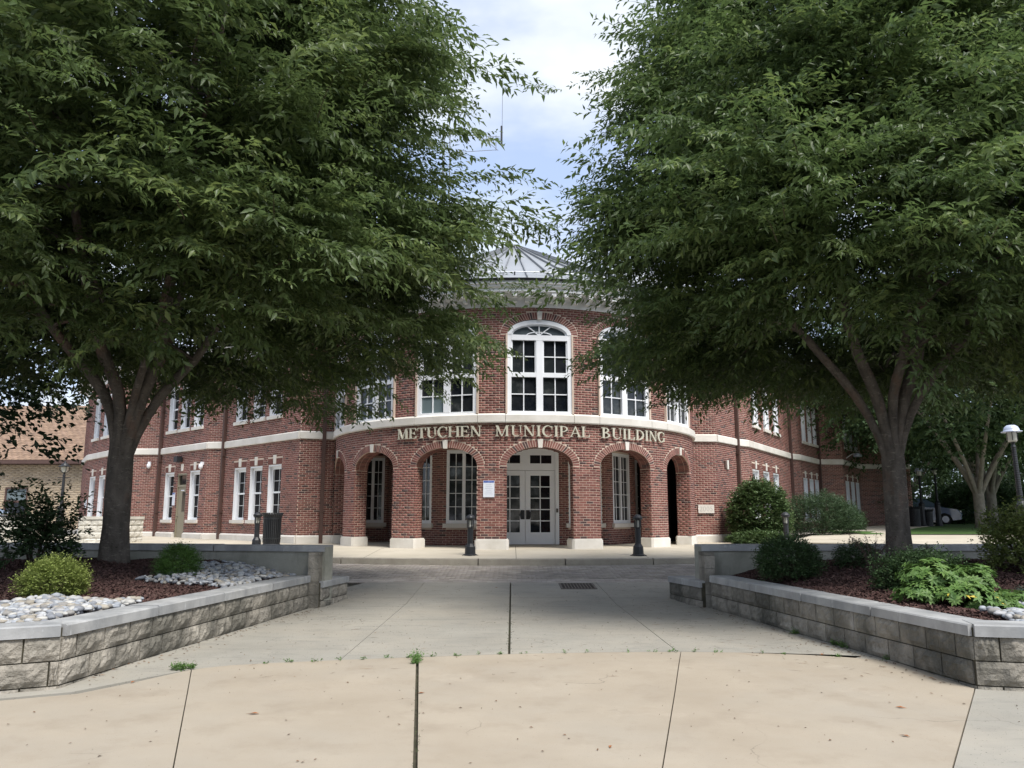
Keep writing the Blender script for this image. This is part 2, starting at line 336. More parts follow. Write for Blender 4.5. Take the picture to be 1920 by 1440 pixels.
def wall(path, z0, z1, ops, acc, mort, off0=0., individual=None):
    """courses of bricks on a path; acc collects bricks, mort collects mortar quads."""
    nC = int(math.ceil((z1 - z0) / CO - 1e-6))
    for k in range(nC):
        za = z0 + k * CO + MJ / 2; zb = min(z0 + (k + 1) * CO - MJ / 2, z1)
        if zb - za < .015: continue
        blk = blocked(ops, za + .002, RING) + blocked(ops, zb - .002, RING)
        s = -BL / 2 if k % 2 else 0.
        s += off0 % BL - BL
        while s < path.L:
            a, b = max(0, s + MJ / 2), min(path.L, s + BL - MJ / 2); s += BL
            if b - a < .02: continue
            for x, y in subtract(a, b, blk):
                if y - x < .025: continue
                if (x > a + 1e-6): x += MJ / 2
                if (y < b - 1e-6): y -= 0
                dep = .0 + random.uniform(-.0015, .0015)
                f0, f1 = path.at(x, dep), path.at(y, dep); g0, g1 = path.at(x, dep - .03), path.at(y, dep - .03)
                P = [(f0[0], f0[1], za), (f1[0], f1[1], za), (g1[0], g1[1], za), (g0[0], g0[1], za),
                     (f0[0], f0[1], zb), (f1[0], f1[1], zb), (g1[0], g1[1], zb), (g0[0], g0[1], zb)]
                if individual is not None and individual(x, y, za): 
                    IND.append((P, y - x, path, (x + y) / 2, za)); continue
                acc.box8(P, random.random())
    zs = {z0, z1}
    for o in ops:
        if o['k'] == 'r': zs |= {o['z0'], o['z1']}
        else:
            zs |= {o['z0'], o['zs']}; z = o['zs']
            top = o['zs'] + o['b'] + RING / 2
            while z < top: zs.add(z); z += .04
            zs.add(top)
    zs = sorted(z for z in zs if z0 <= z <= z1)
    for za, zb in zip(zs, zs[1:]):
        if zb - za < 1e-5: continue
        for x, y in subtract(0, path.L, blocked(ops, (za + zb) / 2, RING / 2)):
            cuts = [x] + [c for c in path.c if x < c < y] + [y]
            for a, b in zip(cuts, cuts[1:]):
                if b - a < 1e-4: continue
                p, q = path.at(a, -.0035), path.at(b - 1e-6, -.0035)
                mort.V += [(p[0], p[1], za), (q[0], q[1], za), (q[0], q[1], zb), (p[0], p[1], zb)]; n = len(mort.V); mort.F.append((n - 4, n - 3, n - 2, n - 1))
IND = []
def sweep(path_pts, prof, closed_ends=True):
    """profile [(offset outward, z)] swept along a polyline with mitred corners -> V, F"""
    P = np.array(path_pts, float); d = np.diff(P, axis=0); d /= np.hypot(d[:, 0], d[:, 1])[:, None]; nr = np.stack([d[:, 1], -d[:, 0]], 1)
    V = []; n = len(prof)
    for i in range(len(P)):
        if i == 0: m = nr[0]
        elif i == len(P) - 1: m = nr[-1]
        else:
            m = nr[i - 1] + nr[i]; m = m / max(.3, (m @ nr[i]))
            ln = np.hypot(*m); m = m / ln * min(ln, 1.6)
        for o, z in prof: V.append((P[i][0] + m[0] * o, P[i][1] + m[1] * o, z))
    F = []
    for i in range(len(P) - 1):
        for k in range(n): F.append((i * n + k, (i + 1) * n + k, (i + 1) * n + (k + 1) % n, i * n + (k + 1) % n))
    F = [f[::-1] for f in F]
    if closed_ends: F.append(tuple(range(n))); F.append(tuple(range(len(P) * n - 1, (len(P) - 1) * n - 1, -1)))
    return V, F
def subpath(path, a, b):
    pts = [path.at(a)] + [tuple(path.p[i]) for i in range(len(path.c)) if a + 1e-4 < path.c[i] < b - 1e-4] + [path.at(b - 1e-6)]
    return pts

# ------------------------------------------------------------------ THE BUILDING
Z0 = .58; ZP = .85; ZB0, ZB1 = 4.0, 4.27; ZT = 7.29
C0 = np.array([.075, 28.1]); RD = 6.13; TH = 6.6
bld = thing('municipal_building', 'two storey red brick civic building with round arcaded entrance drum and metal roof', 'building', (C0[0], C0[1], Z0))
def cyl(phi, r): a = R(phi); return (C0[0] + r * math.sin(a), C0[1] - r * math.cos(a))
def s_of(phi): return R(phi + 78) * RD
ph = np.arange(-78, 86.01, 2.0); drum = Path([cyl(p, RD) for p in ph])
sc_ = drum.L / (R(164) * RD)
AN = [TH + 25 * k for k in range(-3, 3)]         # arch / window centres
def sof(phi): return R(phi + 78) * RD * sc_
accB = Acc(); mort = MB(); accR = Acc()
HA = .925
low_ops = [arch(sof(p), HA, 2.83, .51, Z0 - .1) for p in AN]
up_ops = [arch(sof(p), .91, 6.53, .43, ZB1 - .02) for p in AN]
vis = lambda x, y, z: (y - x > .17) and ((abs(math.degrees(((x + y) / 2) / (RD * sc_)) - 78 - 0) < 24 and z < 2.75) or (z > 3.4 and abs(math.degrees(((x + y) / 2) / (RD * sc_)) - 78 - 4) < 6))
wall(drum, ZP, ZB0, low_ops, accB, mort, individual=vis)
wall(drum, ZB1, ZT, up_ops, accB, mort)
# individual bricks: shared mesh, placed by transform
bl_ = BL - MJ; bme = MB().box(-bl_ / 2, bl_ / 2, 0, .03, 0, CO - MJ); brick_mesh = raw('brick', bme.V, bme.F, M_brick)
random.shuffle(IND); keep = sorted(IND, key=lambda q: abs(q[3] - sof(2)) + (0 if q[4] < 2.7 else .8))[:300]; kid = {id(q) for q in keep}
for q in IND:
    if id(q) not in kid: accB.box8(q[0], random.random()); continue
    P, ln, pth, s, z = q
    if ln > bl_ + .004 or ln < bl_ - .004: pass
    m = brick_mesh
    o = link('brick', m, bld); f0, f1 = np.array(P[0]), np.array(P[1]); c = (f0 + f1) / 2
    o.location = (c[0] - C0[0], c[1] - C0[1], z - Z0); o.scale = (ln / bl_, 1, 1)
    o.rotation_euler = (0, 0, math.atan2(f1[1] - f0[1], f1[0] - f0[0]))
# voussoir rings
def ring(sc, a, b, zs, path, n, key, parent_name='arch_brick', single=False):
    zc = zs
    def pt(t, e, off): return (*path.at(sc + (a + e) * math.cos(t), off), zc + (b + e) * math.sin(t))
    # equal arc length samples
    T = np.linspace(0, math.pi, 400); X = (a + .1) * np.cos(T); Y = (b + .1) * np.sin(T); l = np.concatenate([[0], np.cumsum(np.hypot(np.diff(X), np.diff(Y)))])
    ts = np.interp(np.linspace(0, l[-1], n + 1), l, T)
    for i in range(n):
        t0, t1 = ts[i], ts[i + 1]; g = (t1 - t0) * .10
        t0 += g * 1.15; t1 -= g * 1.15
        if abs((t0 + t1) / 2 - math.pi / 2) < .055: continue
        P = []
        for off in (.002, -.05):
            P += [pt(t1, .006, off), pt(t0, .006, off), pt(t0, RING - .006, off), pt(t1, RING - .006, off)]
        # faces: front 0-3, inner, sides
        Vv = [P[k] for k in range(8)]
        Ff = [(0, 1, 2, 3), (0, 4, 5, 1), (1, 5, 6, 2), (2, 6, 7, 3), (3, 7, 4, 0)]
        if single: wmesh(parent_name, Vv, Ff, M_brick, bld, tone=[random.random()] * 5, center=True)
        else:
            ringacc.add(Vv, Ff); ringtone.extend([random.random()] * 5)
    # mortar backing ring
    for i in range(48):
        t0, t1 = math.pi * i / 48, math.pi * (i + 1) / 48
        q = [pt(t1, 0, -.002), pt(t0, 0, -.002), pt(t0, RING, -.002), pt(t1, RING, -.002)]
        mort.add(q, [(0, 1, 2, 3)])
    k = MB()   # keystone
    w0, w1 = .055, .075; za, zb = zs + b - .02, zs + b + RING + .02
    for off in (.03, -.1): k.V += [(*path.at(sc - w0, off), za), (*path.at(sc + w0, off), za), (*path.at(sc + w1, off), zb), (*path.at(sc - w1, off), zb)]
    k.F = [(0, 1, 2, 3), (0, 4, 5, 1), (1, 5, 6, 2), (2, 6, 7, 3), (3, 7, 4, 0)]
    k.build('keystone', M_stone, bld, world=True, center=True)
ringacc = MB(); ringtone = []
for i, p in enumerate(AN): ring(sof(p), HA, .51, 2.83, drum, 38, i, single=(1 <= i <= 4))
for i, p in enumerate(AN): ring(sof(p), .91, .43, 6.53, drum, 36, i, single=(i == 3))
o = wmesh('arch_brick', ringacc.V, ringacc.F, M_brick, bld, tone=ringtone); o['kind'] = 'stuff'
# jambs and intrados (.46 deep)
TW = .46
for p in AN:
    s0 = sof(p); a, b, zs = HA, .51, 2.83
    prof = [(s0 - a, ZP - .01, 0)]; T = np.linspace(math.pi, 0, 33)
    for sgn in (-1, 1):   # jamb walls in real brick
        A, B = np.array(drum.at(s0 + sgn * a, -.002)), np.array(drum.at(s0 + sgn * a, -TW))
        ax = np.array([math.sin(R(p)), -math.cos(R(p))])
        B = A - ax * (TW - .002)
        jp = Path([A, B] if sgn < 0 else [B, A]); wall(jp, ZP, zs, [], accB, mort, off0=.05)
    # intrados: courses of radial bricks as ribs
    lay = MB(); tn = []
    nb = 40; ax = np.array([math.sin(R(p)), -math.cos(R(p))])
    def ip(t, off, e=0.):
        q = np.array(drum.at(s0 + (a - e) * math.cos(t), 0)) - ax * off; return (q[0], q[1], zs + (b - e) * math.sin(t))
    for i in range(nb):
        t0, t1 = math.pi * i / nb, math.pi * (i + 1) / nb; g = (t1 - t0) * .08
        for (u0, u1) in ((.05, .152), (.163, .357), (.368, .46)):
            q = [ip(t0 + g, u0, .004), ip(t1 - g, u0, .004), ip(t1 - g, u1, .004), ip(t0 + g, u1, .004)]
            lay.add(q, [(0, 1, 2, 3)]); tn.append(random.random())
        mort.add([ip(t0, .0, -.004), ip(t1, .0, -.004), ip(t1, .46, -.004), ip(t0, .46, -.004)], [(0, 1, 2, 3)])
    o = wmesh('soffit_bricks', lay.V, lay.F, M_brick, bld, tone=tn); o['kind'] = 'stuff'
# drum back face and ceiling of the loggia, floor slab is the walkway
bk = Path([cyl(p, RD - TW) for p in ph]); 
bkm = MB()
for za, zb in [(Z0, 2.83)] :
    pass
zz = [ZP - .3, 2.83] + [2.83 + .51 * math.sin(t) for t in np.linspace(.15, math.pi / 2, 8)] + [3.62]
for za, zb in zip(zz, zz[1:]):
    bl = [(o['sc'] * bk.L / drum.L - h, o['sc'] * bk.L / drum.L + h) for o in low_ops for h in [HA if zb <= 2.84 else (HA * math.sqrt(max(0, 1 - (((za + zb) / 2 - 2.83) / .51) ** 2)) if (za + zb) / 2 < 3.34 else 0)] if h > 0]
    for x, y in subtract(0, bk.L, bl):
        cuts = [x] + [c for c in bk.c if x < c < y] + [y]
        for a, b in zip(cuts, cuts[1:]):
            if b - a < 1e-4: continue
            q, r_ = bk.at(a), bk.at(b - 1e-6); bkm.add([(q[0], q[1], za), (r_[0], r_[1], za), (r_[0], r_[1], zb), (q[0], q[1], zb)], [(3, 2, 1, 0)])
bkm.build('arcade_inner_face', M_brick, bld, world=True)
cm = MB(); cpts = [cyl(p, RD - TW + .01) for p in ph]; cm.prism([*cpts], 3.6, 3.66); cm.build('arcade_ceiling', M_cornice, bld, world=True)
# pier bases: stone blocks
edges = []
E0 = [-78.0] + [q for p in AN for q in (p - math.degrees(HA / RD / sc_), p + math.degrees(HA / RD / sc_))] + [85.5]
for i in range(0, len(E0), 2):
    a, b = E0[i], E0[i + 1]
    if b - a < .6: continue
    o_ = .05 / RD * 57.3; aa = a - (o_ if i else 0); bb = b + (o_ if i < len(E0) - 2 else 0)
    outer = [cyl(q, RD + .05) for q in np.linspace(aa + .5, bb - .5, 5)]; inner = [cyl(q, RD - TW - .05) for q in np.linspace(bb - .5, aa + .5, 5)]
    poly = [cyl(aa, RD + .0)] + outer + [cyl(bb, RD + .0), cyl(bb, RD - TW)] + inner + [cyl(aa, RD - TW)]
    m = MB().prism(poly, Z0 - .1, ZP - .03); top = [( (x - C0[0]) , (y - C0[1])) for x, y in poly]
    cx = np.mean([q[0] for q in poly]); cy = np.mean([q[1] for q in poly])
    poly2 = [(cx + (x - cx) * .95, cy + (y - cy) * .93) for x, y in poly]; m.prism(poly2, ZP - .03, ZP + .002)
    m.build('pier_base', M_stone, bld, world=True, center=True)
# band course of cast stone on the drum, one piece per window bay
bounds = [-78.0]
for p in AN: bounds += [p - 8.9, p + 8.9]
bounds.append(85.8); bounds = [b for b in bounds if b >= -78]
for a, b in zip(bounds, bounds[1:]):
    if b - a < 1: continue
    pts = [cyl(q, RD) for q in np.linspace(a + .03, b - .03, max(3, int((b - a) / 2)))]
    V, F = sweep(pts, [(.09, ZB0 + .03), (.075, ZB0), (-.2, ZB0), (-.2, ZB1), (.02, ZB1), (.09, ZB1 - .05)])
    wmesh('band_stone', V, F, M_stone, bld, center=True)

# window builder: local frame u right, z up, d outward from wall face
def frame_xf(org, t, n): return lambda u, d, z: (org[0] + t[0] * u + n[0] * d, org[1] + t[1] * u + n[1] * d, z)
def pane(win, x, u0, u1, z0, z1, d, mat=None, name='pane'):
    m = MB().box(u0, u1, d - .006, d, z0, z1).xf(x); o = wmesh(name, m.V, m.F, mat or M_glass, win, center=False); return o
def drum_window(p, idx):
    c = cyl(p, RD); t = (math.cos(R(p)), math.sin(R(p))); n = (math.sin(R(p)), -math.cos(R(p))); x = frame_xf(c, t, n)
    m = MB(); W = .91; D0, D1 = -.16, -.045
    m.box(-W, -W + .115, D0, D1, ZB1, 6.53).box(W - .115, W, D0, D1, ZB1, 6.53)
    m.box(-W + .115, W - .115, D0, D1, ZB1, 4.34).box(-.095, .095, D0, D1 + .004, 4.34, 6.35)
    m.box(-W + .115, W - .115, D0, D1 + .008, 6.35, 6.50)
    for sg in (-1, 1):
        a, b = sorted((sg * .095, sg * (W - .115)))
        m.box(a, b, D0, D1 - .004, 5.30, 5.43)
        cx = (a + b) / 2
        for zz0, zz1 in ((4.34, 5.30), (5.43, 6.35)):
            m.box(cx - .014, cx + .014, D0 + .03, D0 + .07, zz0, zz1); zc = (zz0 + zz1) / 2
            m.box(a, b, D0 + .03, D0 + .068, zc - .014, zc + .014)
            if zz0 > 5.4:
                m.box(a, a + .035, D0, D1 - .03, zz0, zz1).box(b - .035, b, D0, D1 - .03, zz0, zz1)
    # arched head casing + fan bars
    nseg = 24
    for (r0a, r0b, r1a, r1b, d0, d1) in ((W - .12, .43 - .13, W, .43, D0, D1 + .012), (W - .16, .43 - .165, W - .12, .43 - .13, D0, D1 - .03)):
        V = []; F = []
        for i in range(nseg + 1):
            tt = math.pi * i / nseg
            for (ra, rb) in ((r0a, r0b), (r1a, r1b)):
                for d in (d0, d1): V.append((ra * math.cos(tt), d, 6.50 + (rb + .03) * math.sin(tt) if False else 6.515 + rb * math.sin(tt)))
        for i in range(nseg):
            k = 4 * i; F += [(k + 1, k + 5, k + 7, k + 3), (k, k + 1, k + 3, k + 2)[::-1] if i == 0 else (k + 3, k + 7, k + 6, k + 2), (k + 0, k + 4, k + 5, k + 1)]
        m.add(V, F)
    def bar(p0, p1, w=.014):
        p0, p1 = np.array(p0), np.array(p1); d = p1 - p0; d /= np.hypot(*d); q = np.array([-d[1], d[0]]) * w
        V = [(*(p0 - q), 0), (*(p1 - q), 0), (*(p1 + q), 0), (*(p0 + q), 0)]; V = [(a, D0 + .03, b) for a, b, _ in V] + [(a, D0 + .072, b) for a, b, _ in V]
        m.add(V, [(4, 5, 6, 7), (0, 1, 5, 4), (1, 2, 6, 5), (2, 3, 7, 6), (3, 0, 4, 7)])
    for an in (38, 90, 142):
        tt = R(an); e = .74 / math.hypot(math.cos(tt), math.sin(tt) * .74 / .285)
        bar((0.0, 6.505), (e * math.cos(tt), 6.505 + e * math.sin(tt)))
    for i in range(10): 
        t0, t1 = math.pi * i / 10, math.pi * (i + 1) / 10; bar((.36 * math.cos(t0), 6.5 + .10 * math.sin(t0)), (.36 * math.cos(t1), 6.5 + .10 * math.sin(t1)), .011)
    m.xf(x); w = m.build('window', M_white, bld, world=True)
    for sg in (-1, 1):
        a, b = sorted((sg * .095, sg * (W - .115))); cx = (a + b) / 2
        for zz0, zz1 in ((4.34, 5.30), (5.43, 6.35)):
            zc = (zz0 + zz1) / 2
            for (u0, u1) in ((a, cx), (cx, b)):
                for (q0, q1) in ((zz0, zc), (zc, zz1)):
                    mt = M_glass2 if (idx == 2 and sg < 0 and q1 < 4.9) else (M_glass4 if random.random() < .3 else M_glass)
                    pane(w, x, u0 + .002, u1 - .002, q0 + .002, q1 - .002, D0 + .035, mt)
    fan = MB(); pts = [(.8 * math.cos(t_), 6.5 + .31 * math.sin(t_)) for t_ in np.linspace(0, math.pi, 20)]
    fan.V = [(a, D0 + .03, b) for a, b in pts]; fan.F = [tuple(range(20))[::-1]]; fan.xf(x)
    wmesh('fanlight_pane', fan.V, fan.F, M_glass3, w)
    # plaster reveal behind bricks so that no gap shows
    for sg in (-1, 1):
        rv = MB(); rv.box(min(sg * W, sg * (W + .05)), max(sg * W, sg * (W + .05)), -.25, -.01, ZB1, 6.53)
        rv.xf(x); rv.build('window_reveal', M_mortar, bld, world=True)
for i, p in enumerate(AN): drum_window(p, i)
# dark room behind drum windows
rm = MB().lathe([(RD - .35, ZB1 - .1), (RD - .35, ZT)], 40, (C0[0], C0[1], 0)); rm.build('inner_core', M_black2, bld, world=True)

# cornice, gutter, roof
phc = np.arange(-84, 92.1, 3.0)
def ringpath(r, a0=-84, a1=92, st=3.): return [cyl(q, r) for q in np.arange(a0, a1 + .1, st)]
base = ringpath(RD, -90, 96)
for nm, pr, mt in (('frieze', [(.03, ZT), (-.3, ZT), (-.3, 7.5), (.03, 7.5)], M_cornice),
                   ('bed_moulding', [(.06, 7.5), (-.2, 7.5), (-.2, 7.62), (.16, 7.62), (.13, 7.56)], M_cornice),
                   ('cornice', [(.50, 7.62), (-.2, 7.62), (-.2, 7.9), (.62, 7.9), (.62, 7.83), (.57, 7.80), (.57, 7.76), (.53, 7.72), (.5, 7.72)], M_cornice),
                   ('gutter', [(.66, 7.90), (-.2, 7.9), (-.2, 7.95), (.68, 7.96)], M_black)):
    V, F = sweep(base, pr); wmesh(nm, V, F, mt, bld)
for q in np.arange(-80, 92, 3.2):
    t = (math.cos(R(q)), math.sin(R(q))); n = (math.sin(R(q)), -math.cos(R(q))); x = frame_xf(cyl(q, RD), t, n)
    MB().box(-.065, .065, .14, .47, 7.50, 7.619).box(-.06, .06, .031, .22, 7.40, 7.50).xf(x).build('dentil', M_cornice, bld, world=True, center=True)
rf = MB(); RA_ = RD + .64; apex = 11.2
rf.lathe([(RA_, 7.94), (RA_ - .01, 7.97), (.12, apex)], 72, (C0[0], C0[1], 0)); rf.build('metal_roof', M_metalroof, bld, world=True)
for k in range(60):
    a = 2 * math.pi * (k + .5) / 60; u = np.array([math.cos(a), math.sin(a)]); w = np.array([-u[1], u[0]]) * .014
    p0 = C0 + u * RA_; p1 = C0 + u * .15; m = MB()
    m.V = [(*(p0 - w), 7.96), (*(p0 + w), 7.96), (*(p1 + w), apex), (*(p1 - w), apex), (*(p0 - w), 8.03), (*(p0 + w), 8.03), (*(p1 + w), apex + .06), (*(p1 - w), apex + .06)]
    m.F = [(4, 5, 6, 7), (0, 1, 5, 4), (1, 2, 6, 5), (3, 0, 4, 7)]; m.build('roof_seam', M_seam, bld, world=True, center=True)
sg = MB()
for k in range(72):
    a0, a1 = 2 * math.pi * k / 72, 2 * math.pi * (k + 1) / 72; r = RA_ - .42; z = 7.97 + (apex - 7.97) * .42 / RA_ + .10
    sg.tube([(C0[0] + r * math.cos(a0), C0[1] + r * math.sin(a0), z), (C0[0] + r * math.cos(a1), C0[1] + r * math.sin(a1), z)], [.016] * 2, 5, False)
sg.build('snow_rail', M_white, bld, world=True)
sp = MB()
for k in range(36):
    a = 2 * math.pi * k / 36; r = RA_ - .42; z = 7.97 + (apex - 7.97) * .42 / RA_
    cx, cy = C0[0] + r * math.cos(a), C0[1] + r * math.sin(a); sp.box(cx - .02, cx + .02, cy - .02, cy + .02, z - .01, z + .1)
sp.build('rail_brackets', M_black, bld, world=True)

# ---- loggia back wall: door and tall windows
fA = np.array([math.sin(R(TH)), -math.cos(R(TH))]); rA = np.array([math.cos(R(TH)), math.sin(R(TH))])
def uv(u, v): q = C0 + rA * u + fA * v; return (q[0], q[1])
DH = 1.06
zW0, zW1 = 1.24, 3.5
def tall_window(path, s0, s1):
    """casement pair, frame on the wall, stone sill"""
    sm = (s0 + s1) / 2; c = path.at(sm); t = path.tan(sm); n = (t[1], -t[0]); x = frame_xf(c, t, n); h = (s1 - s0) / 2; m = MB()
    D0, D1 = -.10, .0
    m.box(-h, -h + .09, D0, D1, zW0, zW1).box(h - .09, h, D0, D1, zW0, zW1).box(-h + .09, h - .09, D0, D1, zW0, zW0 + .10).box(-h + .09, h - .09, D0, D1, zW1 - .10, zW1)
    m.box(-.05, .05, D0, D1 - .01, zW0 + .10, zW1 - .10)
    g0, g1 = zW0 + .10, zW1 - .10; rows = 5
    for sg_ in (-1, 1):
        a, b = sorted((sg_ * .05, sg_ * (h - .09))); cx = (a + b) / 2
        m.box(cx - .01, cx + .01, D0 + .02, D0 + .05, g0, g1)
        for r_ in range(1, rows): zc = g0 + (g1 - g0) * r_ / rows; m.box(a, b, D0 + .02, D0 + .048, zc - .01, zc + .01)
    m.xf(x); w = m.build('window', M_frame, bld, world=True)
    MB().box(-h - .1, h + .1, -.1, .09, zW0 - .13, zW0 - .002).xf(x).build('window_sill', M_stone, bld, world=True, center=True)
    for sg_ in (-1, 1):
        a, b = sorted((sg_ * .05, sg_ * (h - .09))); cx = (a + b) / 2
        for r_ in range(rows):
            q0, q1 = g0 + (g1 - g0) * r_ / rows, g0 + (g1 - g0) * (r_ + 1) / rows
            for (u0, u1) in ((a, cx), (cx, b)): pane(w, x, u0 + .001, u1 - .001, q0 + .001, q1 - .001, D0 + .026)
segL = [(-7.6, -.67), (-4.35, -.67), (-4.0, 1.2), (-2.65, 2.8), (-DH, 2.95)]
segR = [(-a, b) for a, b in segL[::-1]]
def inner_seg(a, b, wins, offs=0.):
    p = Path([uv(*a), uv(*b)]); ops = [rect(s0, s1, zW0 - .13, zW1) for s0, s1 in wins]
    wall(p, Z0, 3.62, ops, accB, mort, off0=offs)
    for s0, s1 in wins: tall_window(p, s0, s1)
inner_seg(segL[0], segL[1], [(2.3, 3.1)]); inner_seg(segL[1], segL[2], [])
inner_seg(segL[2], segL[3], [(.44, 1.70)]); inner_seg(segL[3], segL[4], [(.20, 1.28)])
inner_seg(segR[0], segR[1], [(.32, 1.40)]); inner_seg(segR[1], segR[2], [(.39, 1.65)])
inner_seg(segR[2], segR[3], []); inner_seg(segR[3], segR[4], [(.15, .95)])
# door
x = frame_xf(uv(0, 2.95), rA, fA)
m = MB().box(-DH, -DH + .11, -.12, .02, Z0, 3.6).box(DH - .11, DH, -.12, .02, Z0, 3.6).box(-DH + .11, DH - .11, -.12, .02, 3.44, 3.6)
m.box(-DH + .11, DH - .11, -.12, .0, 2.885, 3.10)
m.box(-.045, .045, -.12, -.002, 3.10, 3.44)
for s_ in (-1, 1):
    a, b = sorted((s_ * .045, s_ * (DH - .11)))
    m.box(a, a + .11, -.12, -.01, 3.10, 3.44).box(b - .11, b, -.12, -.01, 3.10, 3.44).box(a + .11, b - .11, -.12, -.01, 3.36, 3.44)
    m.box((a + b) / 2 - .012, (a + b) / 2 + .012, -.08, -.05, 3.10, 3.36)
m.xf(x); dfr = m.build('door_frame', M_frame, bld, world=True)
for s_ in (-1, 1):
    a, b = sorted((s_ * .045, s_ * (DH - .11))); cx = (a + b) / 2
    pane(dfr, x, a + .11, cx, 3.10, 3.36, -.07); pane(dfr, x, cx, b - .11, 3.10, 3.36, -.07)
for s_ in (-1, 1):
    a, b = sorted((s_ * .006, s_ * (DH - .115))); st = .16
    m = MB().box(a, a + st, -.10, -.03, Z0 + .03, 2.875).box(b - st, b, -.10, -.03, Z0 + .03, 2.875).box(a + st, b - st, -.10, -.03, Z0 + .03, .97).box(a + st, b - st, -.10, -.03, 2.72, 2.875)
    g0, g1 = .97, 2.72; cx = (a + b) / 2; m.box(cx - .014, cx + .014, -.075, -.04, g0, g1)
    for r_ in range(1, 5): zc = g0 + (g1 - g0) * r_ / 5; m.box(a + st, b - st, -.075, -.042, zc - .014, zc + .014)
    m.xf(x); d = m.build('door', M_frame, bld, world=True)
    for r_ in range(5):
        q0, q1 = g0 + (g1 - g0) * r_ / 5, g0 + (g1 - g0) * (r_ + 1) / 5
        pane(d, x, a + st, cx, q0, q1, -.07); pane(d, x, cx, b - st, q0, q1, -.07)
    hx = s_ * .085
    h = MB().box(hx - .06, hx + .06, -.03, -.012, 1.37, 1.65)
    h.tube([(hx, -.015, 1.40), (hx + s_ * .06, .05, 1.43), (hx + s_ * .07, .05, 1.51), (hx + s_ * .06, .05, 1.59), (hx, -.015, 1.62)], [.018] * 5, 6)
    h.xf(x); h.build('handle', M_black, d, world=True)
MB().box(DH - .09, DH - .03, .02, .05, 1.58, 1.70).xf(x).build('door_button', M_iron, bld, world=True)
MB().box(-DH, DH, -.1, .06, Z0 - .02, Z0 + .025).xf(x).build('threshold', M_kerb, bld, world=True)

# ---- wings
ZW0, ZW1 = 1.34, 3.22; ZU0, ZU1 = 4.93, 6.75
def wing_window(path, sc, w, z0, z1, upper):
    c = path.at(sc); t = path.tan(sc); n = (t[1], -t[0]); x = frame_xf(c, t, n); h = w / 2; D0, D1 = -.24, -.13; m = MB()
    m.box(-h, -h + .02, D0, -.012, z0, z1).box(h - .02, h, D0, -.012, z0, z1).box(-h + .02, h - .02, D0, -.012, z1 - .05, z1)
    m.box(-h + .02, -h + .11, D0, D1, z0, z1 - .05).box(h - .11, h - .02, D0, D1, z0, z1 - .05).box(-h + .11, h - .11, D0, D1, z1 - .15, z1 - .05).box(-h + .11, h - .11, D0, D1, z0, z0 + .08)
    zm = (z0 + z1) / 2; m.xf(x); fr = m.build('window', M_white, bld, world=True)
    s2 = MB().box(-h + .11, h - .11, D0, D1 - .03, zm - .03, zm + .03).box(-.008, .008, D0 + .03, D0 + .05, z0 + .08, z1 - .15)
    for za, zb in ((z0 + .08, zm), (zm, z1 - .15)): s2.box(-h + .11, h - .11, D0 + .03, D0 + .048, (za + zb) / 2 - .008, (za + zb) / 2 + .008)
    s2.xf(x); s2.build('sash_bars', M_frame, fr, world=True)
    for za, zb in ((z0 + .08, zm - .03), (zm + .03, z1 - .15)): pane(fr, x, -h + .11, h - .11, za, zb, D0 + .035, M_glass3)
    MB().box(-h - .06, h + .06, -.24, .07, z0 - .12, z0 - .001).xf(x).build('window_sill', M_stone, bld, world=True, center=True)
    MB().box(-h + .02, h - .02, -.24, -.2, z0, z1).xf(x).build('window_back', M_black2, fr, world=True)
    if not upper:
        kk = MB(); kk.V = [(a, d, z) for d in (-.03, .03) for a, z in ((-.075, z1 + .03), (.075, z1 + .03), (.10, z1 + .33), (-.10, z1 + .33))]
        kk.F = [(4, 5, 6, 7), (0, 1, 5, 4), (1, 2, 6, 5), (2, 3, 7, 6), (3, 0, 4, 7)]; kk.xf(x); kk.build('keystone', M_stone, bld, world=True, center=True)
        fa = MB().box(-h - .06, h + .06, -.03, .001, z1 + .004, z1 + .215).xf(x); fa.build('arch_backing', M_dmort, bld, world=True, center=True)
        sb = MB()
        for sd_ in (-1, 1):
            for i in range(7):
                u = .125 + i * .0677
                if u > h + .04: break
                sb.box(sd_ * u - .029, sd_ * u + .029, -.03, .006, z1 + .012, z1 + .208)
        sb.xf(x); sb.build('soldier_course', M_sold, bld, world=True, center=True)['kind'] = 'stuff'
def pier(path, s, w=.12, z0=Z0, z1=7.6, name='downspout'):
    c = path.at(s); t = path.tan(s); n = (t[1], -t[0]); x = frame_xf(c, t, n)
    m = MB().box(-w / 2, w / 2, .02, .02 + w * .85, z0, z1)
    for z in (1.6, 3.7, 5.8): m.box(-w / 2 - .03, w / 2 + .03, .0, .025 + w * .86, z, z + .05)
    m.xf(x).build(name, M_brown, bld, world=True, center=True)
def face(A, B, lowc=(), upc=(), w=.9, extra=(), low=True):
    p = Path([A, B]); hw = w / 2
    ops = [rect(c - hw, c + hw, ZW0 - .12, ZW1) for c in lowc] + [rect(c - hw, c + hw, ZU0 - .12, ZU1) for c in upc] + list(extra)
    # soldier arches above lower openings are proud: keep stretchers out of their zone
    ops2 = ops + [rect(c - hw - .06, c + hw + .06, ZW1, ZW1 + .225) for c in lowc]
    wall(p, ZP, ZB0, ops2, accB, MB(), off0=random.random() * .05); wall_m(p, ZP, ZB0, ops)
    wall(p, ZB1, ZT, ops, accB, mort, off0=random.random() * .05)
    for c in lowc: wing_window(p, c, w, ZW0, ZW1, False)
    for c in upc: wing_window(p, c, w, ZU0, ZU1, True)
    return p
